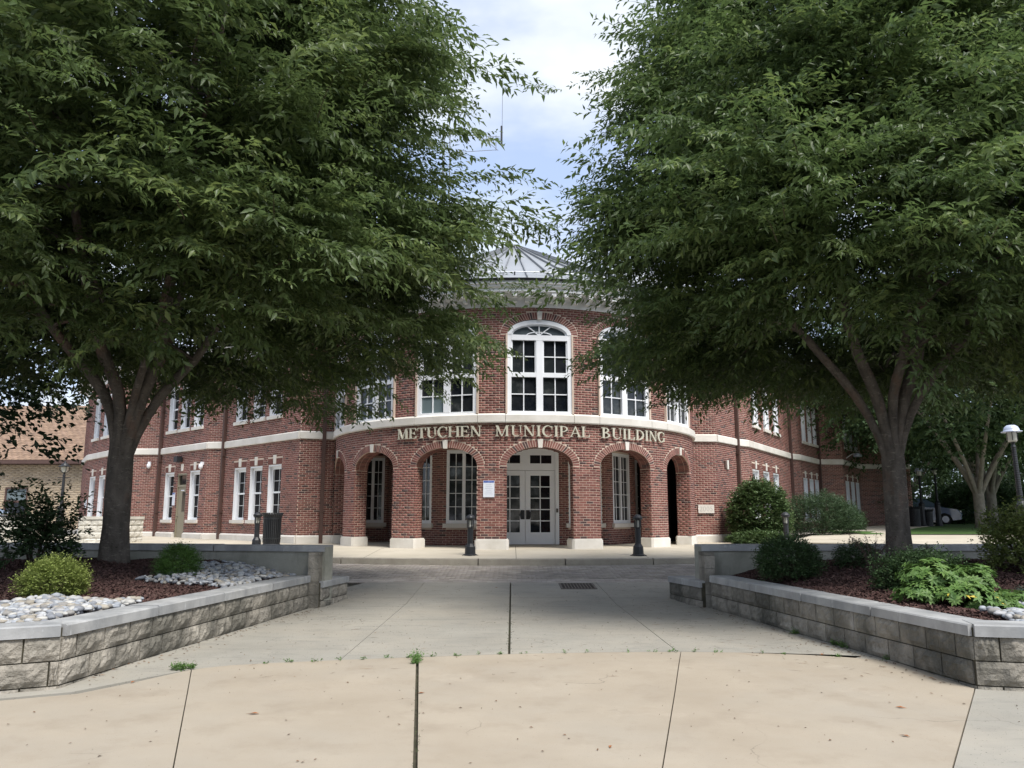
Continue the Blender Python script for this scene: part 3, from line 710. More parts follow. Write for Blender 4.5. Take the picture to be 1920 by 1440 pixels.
def wall_m(p, z0, z1, ops):
    a = Acc(); wall_only = MB()
    zs = sorted({z0, z1} | {z for o in ops for z in (o['z0'], o['z1']) if z0 < z < z1})
    for za, zb in zip(zs, zs[1:]):
        for x0, y0 in subtract(0, p.L, blocked(ops, (za + zb) / 2, 0)):
            q, r_ = p.at(x0, -.0035), p.at(y0 - 1e-6, -.0035); mort.add([(*q, za), (*r_, za), (*r_, zb), (*q, zb)], [(0, 1, 2, 3)])
LCn = [(-21.5, 40.2), (-19.5, 36.83), (-16.5, 33.45), (-14.65, 33.42), (-11.58, 30.47), (-10.93, 30.40), (-7.03, 26.48), cyl(-78, RD + .02)]
RCn = [cyl(85.4, RD - .0), (7.08, 27.68), (8.22, 29.22), (8.77, 29.69), (12.6, 36.1), (13.15, 36.6), (15.15, 39.62), (16.38, 39.75), (18.71, 43.14), (21.5, 43.4)]
# split RC face where the band steps
pE = face(LCn[1], LCn[2], [1.1, 2.6], [1.1, 2.6, 3.9]) ; face(LCn[0], LCn[1]); pD = face(LCn[2], LCn[3])
door_op = rect(1.74, 2.57, Z0 - .1, 3.14)
pC = face(LCn[3], LCn[4], [1.0, 3.28], [.95, 2.1, 3.3], .84, extra=[door_op])
pB = face(LCn[4], LCn[5]); pA = face(LCn[5], LCn[6], [1.38, 2.6, 3.93], [1.26, 2.6, 3.8]); pF = face(LCn[6], LCn[7])
qF = face(RCn[0], RCn[1]); qA = face(RCn[1], RCn[2]); qB = face(RCn[2], RCn[3])
qC = face(RCn[3], RCn[4], [.97, 2.6, 4.25], [1.25, 3.0, 4.7], 1.0); face(RCn[4], RCn[5]); qE = face(RCn[5], RCn[6], [.8, 1.95, 3.0], [.95, 2.1, 3.1], .8)
face(RCn[6], RCn[7]); qG = face(RCn[7], RCn[8], [.8, 2.0, 3.15], [1.0, 2.2, 3.4], .86); face(RCn[8], RCn[9])
bricks_build(accB, 'brick_courses', M_brick, bld, 'stuff')
mort.build('mortar', M_mortar, bld, world=True)
for poly in (LCn, RCn):
    for nm, pr, mt, pc in (('plinth_stone', [(.07, Z0 - .15), (-.1, Z0 - .15), (-.1, ZP), (.0, ZP), (.07, ZP - .05)], M_stone, 1.2),
                           ('band_stone', [(.07, ZB0 + .02), (.055, ZB0), (-.1, ZB0), (-.1, ZB1), (.0, ZB1), (.07, ZB1 - .04)], M_stone, 1.8)):
        for A, B in zip(poly, poly[1:]):
            p = Path([A, B]); n = max(1, round(p.L / pc))
            for i in range(n):
                a, b = p.L * i / n, p.L * (i + 1) / n
                ea = .0 if i else -.055 * (1 if nm else 1); eb = 0
                # door gap in the plinth
                if nm == 'plinth_stone' and poly is LCn and A == LCn[3]:
                    segs = subtract(a, b, [(1.70, 2.62)])
                else: segs = [(a, b)]
                for (aa, bb) in segs:
                    if bb - aa < .08: continue
                    V, F = sweep([p.at(aa + .003), p.at(bb - .003)], pr); wmesh(nm, V, F, mt, bld, center=True)
    for nm, pr, mt in (('frieze', [(.03, ZT), (-.3, ZT), (-.3, 7.5), (.03, 7.5)], M_cornice), ('cornice', [(.42, 7.6), (.1, 7.5), (-.2, 7.5), (-.2, 7.9), (.55, 7.9), (.55, 7.82), (.47, 7.72)], M_cornice), ('gutter', [(.58, 7.9), (-.2, 7.9), (-.2, 7.96), (.6, 7.96)], M_brown)):
        V, F = sweep(poly, pr); wmesh(nm, V, F, mt, bld)
# wing roofs (grey shingle), one prism per wing
for A, B, sgn in (((-19.7, 36.5), (-6.0, 26.0), -1), ((6.2, 27.4), (18.4, 43.7), 1)):
    A, B = np.array(A), np.array(B); d = (B - A) / np.hypot(*(B - A)); n = np.array([-d[1], d[0]])
    m = MB(); e0, e1, r0, r1, b0, b1 = A, B, A + n * 6 + d * 5, B + n * 6 - d * 2, A + n * 12, B + n * 12
    m.V = [(*e0, 7.96), (*e1, 7.96), (*b1, 7.96), (*b0, 7.96), (*r0, 10.3), (*r1, 10.3)]; m.F = [(0, 1, 5, 4), (1, 2, 5), (2, 3, 4, 5), (3, 0, 4), (3, 2, 1, 0)]
    m.build('wing_roof', M_metalroof, bld, world=True)
    w = MB(); bb = A + n * 12, B + n * 12; w.prism([tuple(A + n * 1.2 + d * .6), tuple(B + n * 1.2 - d * .6), tuple(B + n * 11.8 - d * .6), tuple(A + n * 11.8 + d * .6)], Z0 - .3, 7.9); w.build('wing_core', M_black2, bld, world=True)
for p, s_ in ((pA, .06), (pC, .06), (pF, .78), (qA, 1.85), (qC, 7.1), (qE, 3.55)): pier(p, s_)
# steel side door
c = pC.at(2.155); t = pC.tan(2); x = frame_xf(c, t, (t[1], -t[0]))
m = MB().box(-.415, -.36, -.16, -.02, Z0, 3.14).box(.36, .415, -.16, -.02, Z0, 3.14).box(-.36, .36, -.16, -.02, 3.08, 3.14).box(-.36, .36, -.16, -.03, 2.62, 2.70)
m.xf(x); sdf = m.build('side_door_frame', M_tandoor, bld, world=True); pane(sdf, x, -.36, .36, 2.7, 3.08, -.1)
m = MB().box(-.355, .355, -.12, -.06, Z0 + .02, 2.61).xf(x); sdo = m.build('side_door', M_tandoor, bld, world=True)
pane(sdo, x, .02, .28, 1.65, 2.42, -.052); MB().box(-.12, .16, -.06, -.055, 2.46, 2.50).xf(x).build('door_notice', M_paper, sdo, world=True)
MB().tube([(-.29, -.06, 1.45), (-.29, .0, 1.45), (-.2, .0, 1.45)], [.018] * 3, 6).xf(x).build('handle', M_iron, sdo, world=True)
kk = MB(); kk.V = [(a, d, z) for d in (-.03, .03) for a, z in ((-.075, 3.25), (.075, 3.25), (.10, 3.52), (-.10, 3.52))]; kk.F = [(4, 5, 6, 7), (0, 1, 5, 4), (1, 2, 6, 5), (2, 3, 7, 6), (3, 0, 4, 7)]; kk.xf(x).build('keystone', M_stone, bld, world=True)
# blind keystone and sill on the right oblique face
c = qA.at(.85); t = qA.tan(.5); x2 = frame_xf(c, t, (t[1], -t[0]))
MB().box(-.22, .22, .002, .03, 3.12, 3.40).xf(x2).build('soldier_panel', M_brown, bld, world=True)
MB().box(-.06, .07, .03, .06, 3.10, 3.42).xf(x2).build('keystone', M_stone, bld, world=True)
MB().box(-.2, .5, -.02, .08, 1.26, 1.36).xf(x2).build('window_sill', M_stone, bld, world=True)

# ------------------------------------------------------------------ serif lettering
def arcring(cx, cy, rx, ry, ix, iy, icx, a0, a1, n=14):
    V = []; F = []
    for i in range(n + 1):
        t = R(a0 + (a1 - a0) * i / n); V += [(cx + rx * math.cos(t), cy + ry * math.sin(t)), (icx + ix * math.cos(t), cy + iy * math.sin(t))]
    return [[V[2 * i], V[2 * i + 1], V[2 * i + 3], V[2 * i + 2]] for i in range(n)]
def rc(x0, y0, x1, y1): return [[(x0, y0), (x1, y0), (x1, y1), (x0, y1)]]
def stem(x, w=.15, s=.08): return rc(x, 0, x + w, 1) + rc(x - s, 0, x + w + s, .05) + rc(x - s, .95, x + w + s, 1)
G = {
 'I': (.42, stem(.13)), 'L': (.72, stem(.1) + rc(.25, 0, .62, .06) + [[(.58, 0), (.66, 0), (.70, .27), (.66, .27)]]),
 'E': (.76, stem(.1) + rc(.25, 0, .62, .06) + rc(.25, .94, .6, 1) + rc(.25, .48, .5, .54) + [[(.58, 0), (.66, 0), (.70, .25), (.66, .25)]] + [[(.58, 1), (.64, 1), (.66, .76), (.62, .76)]] + rc(.49, .38, .53, .64)),
 'T': (.80, rc(.325, 0, .475, 1) + rc(.24, 0, .56, .05) + rc(.06, .94, .74, 1) + [[(.04, .74), (.08, .74), (.10, 1), (.05, 1)]] + [[(.72, .74), (.76, .74), (.75, 1), (.70, 1)]]),
 'H': (.95, stem(.1) + stem(.7) + rc(.25, .48, .7, .54)),
 'U': (.92, rc(.14, .3, .29, 1) + rc(.04, .95, .38, 1) + rc(.72, .3, .78, 1) + rc(.62, .95, .88, 1) + arcring(.46, .3, .32, .32, .26, .26, .515, 180, 360)),
 'N': (.95, rc(.14, 0, .2, 1) + rc(.04, 0, .3, .05) + rc(.72, 0, .78, 1) + rc(.62, .95, .88, 1) + [[(.06, 1), (.26, 1), (.78, 0), (.66, 0)]]),
 'M': (1.12, rc(.14, 0, .2, 1) + rc(.04, 0, .3, .05) + rc(.82, 0, .97, 1) + rc(.74, 0, 1.05, .05) + rc(.82, .95, 1.05, 1) + [[(.06, 1), (.26, 1), (.56, 0), (.48, 0)]] + [[(.50, .0), (.56, .0), (.90, 1), (.82, 1)]]),
 'C': (.88, arcring(.46, .5, .42, .53, .30, .46, .50, 42, 318, 20) + rc(.74, .66, .79, .98)),
 'G': (.95, arcring(.46, .5, .42, .53, .30, .46, .50, 42, 318, 20) + rc(.74, .66, .79, .98) + rc(.68, .05, .82, .42) + rc(.58, .38, .90, .43)),
 'D': (.92, rc(.14, 0, .29, 1) + rc(.04, 0, .3, .05) + rc(.04, .95, .3, 1) + arcring(.29, .5, .55, .5, .40, .44, .29, -90, 90, 16)),
 'P': (.78, stem(.1) + arcring(.25, .72, .42, .28, .28, .22, .25, -90, 90, 12)),
 'B': (.80, rc(.14, 0, .29, 1) + rc(.04, 0, .3, .05) + rc(.04, .95, .3, 1) + arcring(.29, .745, .34, .255, .21, .20, .29, -90, 90, 12) + arcring(.29, .26, .42, .26, .28, .205, .29, -90, 90, 12)),
 'A': (.92, [[(.42, 1), (.50, 1), (.86, 0), (.70, 0)], [(.44, .97), (.49, .9), (.17, 0), (.10, 0)]] + rc(.26, .3, .66, .36) + rc(.02, 0, .28, .05) + rc(.60, 0, .93, .05)),
 '0': (.7, arcring(.34, .5, .30, .52, .18, .46, .34, 0, 360, 20)),
 '2': (.7, arcring(.33, .72, .27, .29, .14, .22, .31, -20, 180, 10) + [[(.45, .62), (.59, .68), (.24, .10), (.06, .06)]] + rc(.06, 0, .62, .12)),
 '5': (.7, rc(.14, .9, .58, 1) + [[(.14, .9), (.20, .9), (.17, .55), (.11, .55)]] + arcring(.30, .33, .30, .34, .17, .27, .28, -150, 110, 14)),
}
def glyph(ch, fn, h, depth, parent, mat, name='letter'):
    """fn(x, off, z): maps local to world"""
    m = MB()
    for i, poly in enumerate(G[ch][1]):
        a = sum(poly[k][0] * poly[(k + 1) % 4][1] - poly[(k + 1) % 4][0] * poly[k][1] for k in range(4))
        if a < 0: poly = poly[::-1]
        d1 = depth + .0004 * (i % 7)
        V = [fn(px * h, .0, pz * h) for px, pz in poly] + [fn(px * h, d1, pz * h) for px, pz in poly]
        m.add(V, [(4, 5, 6, 7), (0, 1, 5, 4), (1, 2, 6, 5), (2, 3, 7, 6), (3, 0, 4, 7)])
    o = m.build(name, mat, parent, world=True, center=True); return o
LH = .295
for word, p0, p1 in (('METUCHEN', -33.0, -8.3), ('MUNICIPAL', -5.1, 19.9), ('BUILDING', 23.0, 46.6)):
    tot = sum(G[c][0] for c in word); arc = R(p1 - p0) * (RD + .05); k = arc / (tot * LH); s = 0
    for ch in word:
        def fn(x, off, z, s=s, k=k): q = cyl(p0 + math.degrees((s + x * k) / (RD + .05)), RD + .03 + off); return (q[0], q[1], 3.63 + z)
        glyph(ch, fn, LH, .045, bld, M_letter)['label'] = 'pale serif letter ' + ch; s += G[ch][0] * LH * k
# date stone
pl = thing('date_stone', 'pale stone tablet carved 2005 set in the brick beside the right end of the arcade', 'plaque', (6.62, 27.60, 1.57))
t = qF.tan(.3); n = (t[1], -t[0]); x = frame_xf((6.62, 27.615), t, n)
MB().box(-.275, .275, -.02, .022, 1.57, 1.85).xf(x).build('tablet', M_stone, pl, world=True)
M_num = material('cut numerals', (.44, .43, .40), .9)
for i, ch in enumerate('2005'):
    glyph(ch, lambda a, o_, z, i=i: x(-.235 + i * .12 + a, .022 + o_ * .4, 1.635 + z), .155, .004, pl, M_num, 'numeral')

# notices
def notice(label, org, t, w, h, z, n, lines=6, header=True):
    th = thing('notice_sign', label, 'sign', (org[0], org[1], z), 0); x = frame_xf(org, t, n)
    MB().box(-w / 2, w / 2, .012, .03, z, z + h).xf(x).build('panel', M_paper, th, world=True)
    if header: MB().box(-w / 2 + .01, w / 2 - .01, .03, .032, z + h * .87, z + h - .008).xf(x).build('header', M_blue, th, world=True)
    m = MB()
    for i in range(lines):
        wz = z + h * (.74 - .11 * i); ww = w * (.36 if i else .4) * (.6 + .4 * ((i * 7) % 3) / 2); m.box(-ww, ww, .03, .0315, wz, wz + .006)
    m.xf(x).build('print', M_ink, th, world=True)
p_ = -6.6; notice('white notice with blue header on the brick pier left of the entrance doors', cyl(p_, RD), (math.cos(R(p_)), math.sin(R(p_))), .31, .45, 1.97, (math.sin(R(p_)), -math.cos(R(p_))))
t = pC.tan(1); n = (t[1], -t[0]); notice('narrow white and blue notice beside the tan steel side door', pC.at(1.56), t, .22, .5, 1.9, n, 4)
t = pE.tan(1); n = (t[1], -t[0]); notice('small pale square notice on the brick at the far left end of the building', pE.at(.35), t, .34, .36, 1.85, n, 3, False)
# lamps and cameras fixed on the walls
t = pC.tan(1); x = frame_xf(pC.at(2.05), t, (t[1], -t[0])); fl = thing('flood_light', 'dark flood light above the tan steel side door', 'lamp', (*pC.at(2.05), 3.6))
MB().box(-.06, .06, .0, .06, 3.62, 3.78).xf(x).build('bracket', M_black, fl, world=True); MB().box(-.2, .12, .06, .26, 3.60, 3.82).xf(x).build('housing', M_black, fl, world=True)
def dome(label, path, s, z, dark=False):
    c = path.at(s, .1); th = thing('security_camera', label, 'camera', (c[0], c[1], z))
    MB().lathe([(.02, -.12), (.07, -.09), (.085, -.03), (.08, .05), (.05, .08)], 10, (c[0], c[1], z)).build('dome', M_white, th, world=True, smooth=True)
    t = path.tan(s); x = frame_xf(path.at(s), t, (t[1], -t[0])); MB().box(-.05, .05, 0, .1, z + .05, z + .16).xf(x).build('bracket', M_white, th, world=True)
dome('small white dome camera beside the keystone right of the steel side door', pC, 3.95, 3.36)
dome('white wall camera with arm on the plain brick left of the downspout', pD, 1.42, 3.55)
wl = thing('wall_lamp', 'pale gooseneck lamp under the upper windows at the far right end of the building', 'lamp', (*qG.at(.9), 4.35))
c = qG.at(.9, 0); q = qG.at(.9, .55)
MB().tube([(*c, 4.38), ((c[0] + q[0]) / 2, (c[1] + q[1]) / 2, 4.56), (*q, 4.6)], [.025] * 3, 6).build('arm', M_frame, wl, world=True)
MB().lathe([(.2, -.1), (.2, .0), (.12, .07), (.03, .1)], 12, (*q, 4.52)).build('lamp_shade', M_lampd, wl, world=True, smooth=True)

# radio mast behind the building
mast = thing('radio_mast', 'thin lattice radio mast with whip aerials rising behind the building roof', 'antenna', (-4.6, 52, 0))
m = MB(); hh = 27.8
leg = [(-4.6 + .3 * math.cos(a), 52 + .3 * math.sin(a)) for a in (0.3, 2.4, 4.5)]
for q in leg: m.tube([(*q, 0), (*q, hh)], [.04] * 2, 5)
for i in range(25):
    for j in range(3): a, b = leg[j], leg[(j + 1) % 3]; m.tube([(*a, i * 1.02), (*b, (i + 1) * 1.02)], [.02] * 2, 4, False)
m.build('lattice', M_seam, mast, world=True)
m = MB()
m.tube([(-4.5, 52, 27.7), (-.85, 51.6, 27.3)], [.022] * 2, 5); m.tube([(-4.6, 52, 26.3), (-1.0, 51.6, 26.35)], [.02] * 2, 5); m.tube([(-2.2, 51.8, 27.5), (-.95, 51.6, 26.3)], [.02] * 2, 5); m.tube([(-1.1, 51.6, 26.3), (-1.1, 51.6, 27.4)], [.025] * 2, 5)
m.build('arm', M_seam, mast, world=True)
MB().tube([(-.72, 51.6, 26.7), (-.72, 51.6, 28.1)], [.07] * 2, 6).tube([(-.68, 51.6, 28.1), (-.66, 51.6, 31.6)], [.018] * 2, 4).build('whip_aerial', M_black, mast, world=True)

# ------------------------------------------------------------------ GROUND, LAWN, ROAD, KERB, PAVEMENT
def sheet(xs, ys, zf, name, mat, kind='structure', mask=None):
    V = [(a, b, zf(a, b)) for b in ys for a in xs]; nx = len(xs); F = []
    for j in range(len(ys) - 1):
        for i in range(nx - 1):
            if mask is None or mask((xs[i] + xs[i + 1]) / 2, (ys[j] + ys[j + 1]) / 2): F.append((j * nx + i, j * nx + i + 1, (j + 1) * nx + i + 1, (j + 1) * nx + i))
    o = wmesh(name, V, F, mat, None, smooth=True); tag(o, kind=kind); return o
xs = [-300, -120, -60, -40, -30, -22, -16, -12, -9, -6, -3, 0, 3, 6, 9, 11, 13, 16, 20, 26, 34, 44, 60, 120, 300]
ys = [-60, -20, -8, 0, 4, 7, 8, 10.5, 13.5, 16.6, 19.3, 20, 22, 24, 26, 27, 30, 33, 36, 40, 44, 50, 60, 80, 120, 200, 400]
sheet(xs, ys, lambda a, b: min(grp_ground(a, b) - .06, .27 if b < 21.9 else 9), 'ground', M_ground)
lx = [9.5, 11, 13, 16, 20, 26, 34, 44, 60]; ly = [30, 33, 36, 40, 44, 50, 60, 80]
def lawn_ok(a, b): return (b > 36 + 0 * a or a > 17) and not (a < 20 and b > 30 and (a - 8.5) * .85 < (b - 29) * .66 + 1.5 and a < 19.5)
sheet([12 + i * 1. for i in range(60)], [30 + i * 1. for i in range(50)], lambda a, b: grp_ground(a, b) + .02, 'lawn', M_lawn,
      mask=lambda a, b: a > 9 + (b - 28) * .74 + (0 if b > 31 else 2))
# small grass blades band on the lawn front
# road
def kerbY(x): return 19.25 + .03 * min(abs(x - .3), 9) ** 2
def flat(poly, z, name, mat, parent=None, th=.04, zf=None, label=None, center=True):
    m = MB().prism(poly, (lambda a, b: (zf(a, b) if zf else z) - th), (lambda a, b: zf(a, b) if zf else z)); return m.build(name, mat, parent, world=True, center=center)
def roadz(b): return min(grp_ground(0, b), .315 + .02 * max(0, b - 19.3))
road = link('road', raw('road', *(lambda V, F: (V, F))([(a, b, roadz(b) - .012) for b in (16.40, 17, 18, 19, 20, 21.6) for a in (-30, -12, -8, -5, -2.5, 0, 2.5, 5, 8, 12, 30)],
       [(j * 11 + i, j * 11 + i + 1, (j + 1) * 11 + i + 1, (j + 1) * 11 + i) for j in range(5) for i in range(10)]), M_sand)); tag(road, kind='structure')
# pavers: herringbone-ish running bond, cells 0.2 x 0.1
pacc = Acc(); ind = []
pm = raw('paver', *(lambda m: (m.V, m.F))(MB().box(-.097, .097, -.047, .047, -.04, 0)), M_paver)
row = 0; y = 16.46
while y < 21.7:
    xx = -9.4 + (.1 if row % 2 else 0)
    while xx < 9.5:
        cy = y + .05; z = roadz(cy) + random.uniform(-.002, .002)
        if cy < kerbY(xx) - .03:
            if abs(xx) < 3.4 and cy < 17.0: ind.append((xx, cy, z))
            else:
                a = .097; b = .047; P = [(xx - a, cy - b, z - .03), (xx + a, cy - b, z - .03), (xx + a, cy + b, z - .03), (xx - a, cy + b, z - .03), (xx - a, cy - b, z), (xx + a, cy - b, z), (xx + a, cy + b, z), (xx - a, cy + b, z)]
                pacc.box8(P, random.random())
        xx += .2
    y += .1; row += 1
random.shuffle(ind); ind = sorted(ind, key=lambda q: q[1])
for i, (a, b, z) in enumerate(ind):
    if i < 290: o = link('paver', pm, road); o.location = (a, b, z); o.rotation_euler = (math.atan(.06), 0, random.uniform(-.01, .01))
    else:
        w, h = .097, .047; pacc.box8([(a - w, b - h, z - .03), (a + w, b - h, z - .03), (a + w, b + h, z - .03), (a - w, b + h, z - .03), (a - w, b - h, z), (a + w, b - h, z), (a + w, b + h, z), (a - w, b + h, z)], random.random())
bricks_build(pacc, 'paver_field', M_paver, road, 'stuff')
# kerb stones
kerb = thing('kerb', None, None); kerb['kind'] = 'structure'
kx = [-20, -16, -12, -8.6, -5.95, -4.35, -1.35 - 1.2, -.55, 1.88 - .55, 4.1 - .1, 6.9, 10, 14, 20]
kx = [-20, -16, -12, -8.6, -5.9, -4.15, -.80, 1.26, 3.38, 6.2, 9, 12, 16, 20]
for a, b in zip(kx, kx[1:]):
    n = 6; fr = [(q, kerbY(q)) for q in np.linspace(a + .012, b - .012, n)]
    poly = fr + [(q, w + .16) for q, w in fr[::-1]]
    m = MB().prism(poly, .1, lambda u, w: .455 + (.0 if w < kerbY(u) + .08 else .004)); o = m.build('kerb_stone', M_kerb, kerb, world=True, center=True)
# walkway slabs
walk = thing('pavement', None, None); walk['kind'] = 'structure'
def wz(a, b):
    k = kerbY(a); return .462 + (.578 - .462) * min(1, max(0, (b - k - .16) / 2.6)) + max(0, b - 26) * .0115
jx = [-30, -22, -16, -11, -7, -3.6, .1, 3.3, 7, 11]
for i, (a, b) in enumerate(zip(jx, jx[1:])):
    g = .006; rows = [None, 22.8, 26, 30, 36] if not (-6.0 < (a + b) / 2 < 7) else [None, 21.7, 24.2, 28.2]
    for y0, y1 in zip(rows, rows[1:]):
        xs_ = np.linspace(a + g, b - g, 5)
        if y0 is None: lo = [(q, kerbY(q) + .165) for q in xs_]
        else: lo = [(q, y0 + g) for q in xs_]
        m = MB(); cols = 5; V = []; ny = 4
        for j in range(ny + 1):
            for q, yl in lo:
                yy = yl + (y1 - g - yl) * j / ny; V.append((q, yy, wz(q, yy)))
        F = [(j * 5 + c, j * 5 + c + 1, (j + 1) * 5 + c + 1, (j + 1) * 5 + c) for j in range(ny) for c in range(4)]
        wmesh('slab', V, F, M_walk, walk, center=False)
bx_ = [-30, -20, -12, -9, -6, -4, -2, 0, 2, 4, 6, 9, 12]
wmesh('slab_bed', [(a, (kerbY(a) + .14 if b is None else b), wz(a, kerbY(a) + .14 if b is None else b) - .02) for b in (None, 22.5, 26, 30, 36) for a in bx_], [(13 * j + i, 13 * j + i + 1, 13 * j + i + 14, 13 * j + i + 13) for j in range(4) for i in range(12)], M_dark, walk)
# right hand path along the wing up to the lawn
for i in range(9):
    a0 = 9.2 + i * 2.2; P = [(a0, 22.0), (a0 + 2.19, 22.0), (a0 + 2.19 + 1.0, 30.6), (a0 + 1.0, 30.6)]
    flat([(11.0 + i * 3.0, 22), (13.99 + i * 3.0, 22), (13.99 + i * 3.0, 29.6), (11.0 + i * 3.0, 29.6)], 0, 'slab', M_walk, walk, .03, zf=lambda u, w: grp_ground(u, w) + .016)
for (A, B, w) in (((8.9, 27.0), (20.5, 44.0), 2.4), ((20.5, 44.0), (22.5, 60), 2.4)):
    A, B = np.array(A), np.array(B); d = (B - A) / np.hypot(*(B - A)); n = np.array([d[1], -d[0]]); L_ = np.hypot(*(B - A)); k = int(L_ / 1.9)
    for i in range(k):
        p, q = A + d * (L_ * i / k + .01), A + d * (L_ * (i + 1) / k - .01)
        flat([tuple(p), tuple(p + n * w), tuple(q + n * w), tuple(q)], 0, 'slab', M_walk, walk, .03, zf=lambda u, v_: grp_ground(u, v_) + .03)

# near pavement: grey apron and buff sidewalk
side = thing('sidewalk', None, None); side['kind'] = 'structure'
def gz(a, b): return grp_ground(0, b)
arcp = [(-14, 2.4), (-9, 4.6), (-6.5, 5.7), (-4.6, 6.45), (-3.66, 6.95), (-3.05, 7.8), (-2.62, 8.05), (-1.65, 8.31), (-.96, 8.47), (0, 8.66), (.9, 8.76), (1.72, 8.80), (2.4, 8.74), (2.97, 8.62), (3.5, 8.42), (3.95, 8.1), (4.15, 7.45)]
AX, AY = [p[0] for p in arcp], [p[1] for p in arcp]; arcY = lambda q: float(np.interp(q, AX, AY))
def jl(p, q): return lambda yy: p[0] + (q[0] - p[0]) * (yy - p[1]) / (q[1] - p[1])
J = [lambda yy: -12 + 0 * yy, lambda yy: -7.2 + .35 * (7 - yy) , jl((-2.79, 7.24), (-1.96, 4.93)), jl((-.96, 8.47), (-.56, 4.93)), jl((1.6, 8.02), (.87, 4.93)), jl((4.17, 7.5), (2.55, 4.93))]
YB = 1.5
def quadgrid(fl, fr, ylo, yhi, name, mat, parent, gap=(.006, .006), nx=10, ny=12, zoff=0.):
    V = []
    for j in range(ny + 1):
        for i in range(nx + 1):
            u = i / nx; k = j / ny
            # iterate for x on top edge
            yy = YB + (yhi(u) - YB) * k if ylo is None else ylo(u) + (yhi(u) - ylo(u)) * k
            a, b = fl(yy) + gap[0], fr(yy) - gap[1]; V.append((a + (b - a) * u, yy, gz(0, yy) + zoff))
    n0 = len(V); per = [i for i in range(nx + 1)] + [j * (nx + 1) + nx for j in range(1, ny + 1)] + [ny * (nx + 1) + i for i in range(nx - 1, -1, -1)] + [j * (nx + 1) for j in range(ny - 1, 0, -1)]
    F = [(j * (nx + 1) + i, j * (nx + 1) + i + 1, (j + 1) * (nx + 1) + i + 1, (j + 1) * (nx + 1) + i) for j in range(ny) for i in range(nx)]
    V += [(V[i][0], V[i][1], V[i][2] - .05) for i in per]; n = len(per)
    F += [(per[i], per[(i + 1) % n], n0 + (i + 1) % n, n0 + i)[::-1] for i in range(n)]
    return wmesh(name, V, F, mat, parent, smooth=False)
def topx(fl, fr):
    def f(u):
        xa = fl(8.3); xb = fr(8.3)
        for _ in range(6): xa = fl(arcY(xa)); xb = fr(arcY(xb))
        return arcY(xa + (xb - xa) * u) - .006
    return f
gaps = [(.006, .006), (.006, .0045), (.0045, .014), (.014, .0045), (.0045, .006)]
for k in range(5):
    quadgrid(J[k], J[k + 1], None, topx(J[k], J[k + 1]), 'slab', M_tanc, side, gaps[k])
quadgrid(J[5], lambda yy: 12 + 0 * yy, None, lambda u: 7.46, 'slab', M_greyc, side, (.006, 0))
# apron slabs
HZ = [None, 11.53, 13.15, 14.23, 16.46]
XL = jl((-1.71, 8.35), (-1.74, 14.16)); XR = jl((1.75, 8.76), (1.7, 14.16)); XC = lambda yy: -.03
X0 = lambda yy: -4.3; X1 = lambda yy: 4.3
cols = [X0, XL, XC, XR, X1]
for c in range(4):
    for (y0, y1) in zip(HZ, HZ[1:]):
        fl, fr = cols[c], cols[c + 1]; gp = [(.0, .004), (.004, .013), (.013, .004), (.004, 0)][c]
        if y1 == 16.46:
            fl = (lambda yy: -4.3 + 0 * yy) if c == 0 else fl; 
            if c == 0: fl = lambda yy: -3.3 + max(0, (yy - 15.2)) * .3
            if c == 3: fr = lambda yy: 3.55 - max(0, (yy - 15.2)) * .3
        if y0 is None: yl = lambda u, fl=fl, fr=fr: arcY(fl(8.5) + (fr(8.5) - fl(8.5)) * u) + .006
        else: yl = lambda u, y0=y0: y0 + (.008 if y0 > 14 else .004)
        yh = lambda u, y1=y1: y1 - .004
        quadgrid(fl, fr, yl, yh, 'slab', M_greyc, side, gp, 8, 8)
wmesh('joint_bed', [(a, b, gz(0, b) - .035) for b in (1.0, 7, 8, 13.5, 16.4) for a in (-12, 12)], [(2 * j, 2 * j + 1, 2 * j + 3, 2 * j + 2) for j in range(4)], M_dark, side)
# drain grate
gr = thing('drain_grate', 'rusty square holed iron drain grate in the grey apron by the paver road', 'grate', (1.25, 15.83, grp_ground(0, 15.8)))
g0 = lambda yy: grp_ground(0, yy) + .006
m = MB(); xa, xb, ya, yb = .92, 1.60, 15.40, 16.27
for (a, b, c_, d_) in ((xa, xb, ya, ya + .05), (xa, xb, yb - .05, yb), (xa, xa + .04, ya + .05, yb - .05), (xb - .04, xb, ya + .05, yb - .05)):
    m.prism([(a, c_), (b, c_), (b, d_), (a, d_)], lambda u, w: g0(w) - .02, lambda u, w: g0(w) + .004)
m.build('frame', M_iron, gr, world=True)
nbx, nby = 10, 4
for i in range(1, nbx): c_ = xa + .04 + (xb - xa - .08) * i / nbx; MB().prism([(c_ - .009, ya + .05), (c_ + .009, ya + .05), (c_ + .009, yb - .05), (c_ - .009, yb - .05)], lambda u, w: g0(w) - .012, lambda u, w: g0(w) + .003).build('bar', M_iron, gr, world=True)
for i in range(1, nby): c_ = ya + .05 + (yb - ya - .1) * i / nby; MB().prism([(xa + .04, c_ - .018), (xb - .04, c_ - .018), (xb - .04, c_ + .018), (xa + .04, c_ + .018)], lambda u, w: g0(w) - .012, lambda u, w: g0(w) + .002).build('bar', M_iron, gr, world=True)
MB().prism([(xa, ya), (xb, ya), (xb, yb), (xa, yb)], lambda u, w: g0(w) - .012, lambda u, w: g0(w) - .004).build('pit', M_pit, gr, world=True)

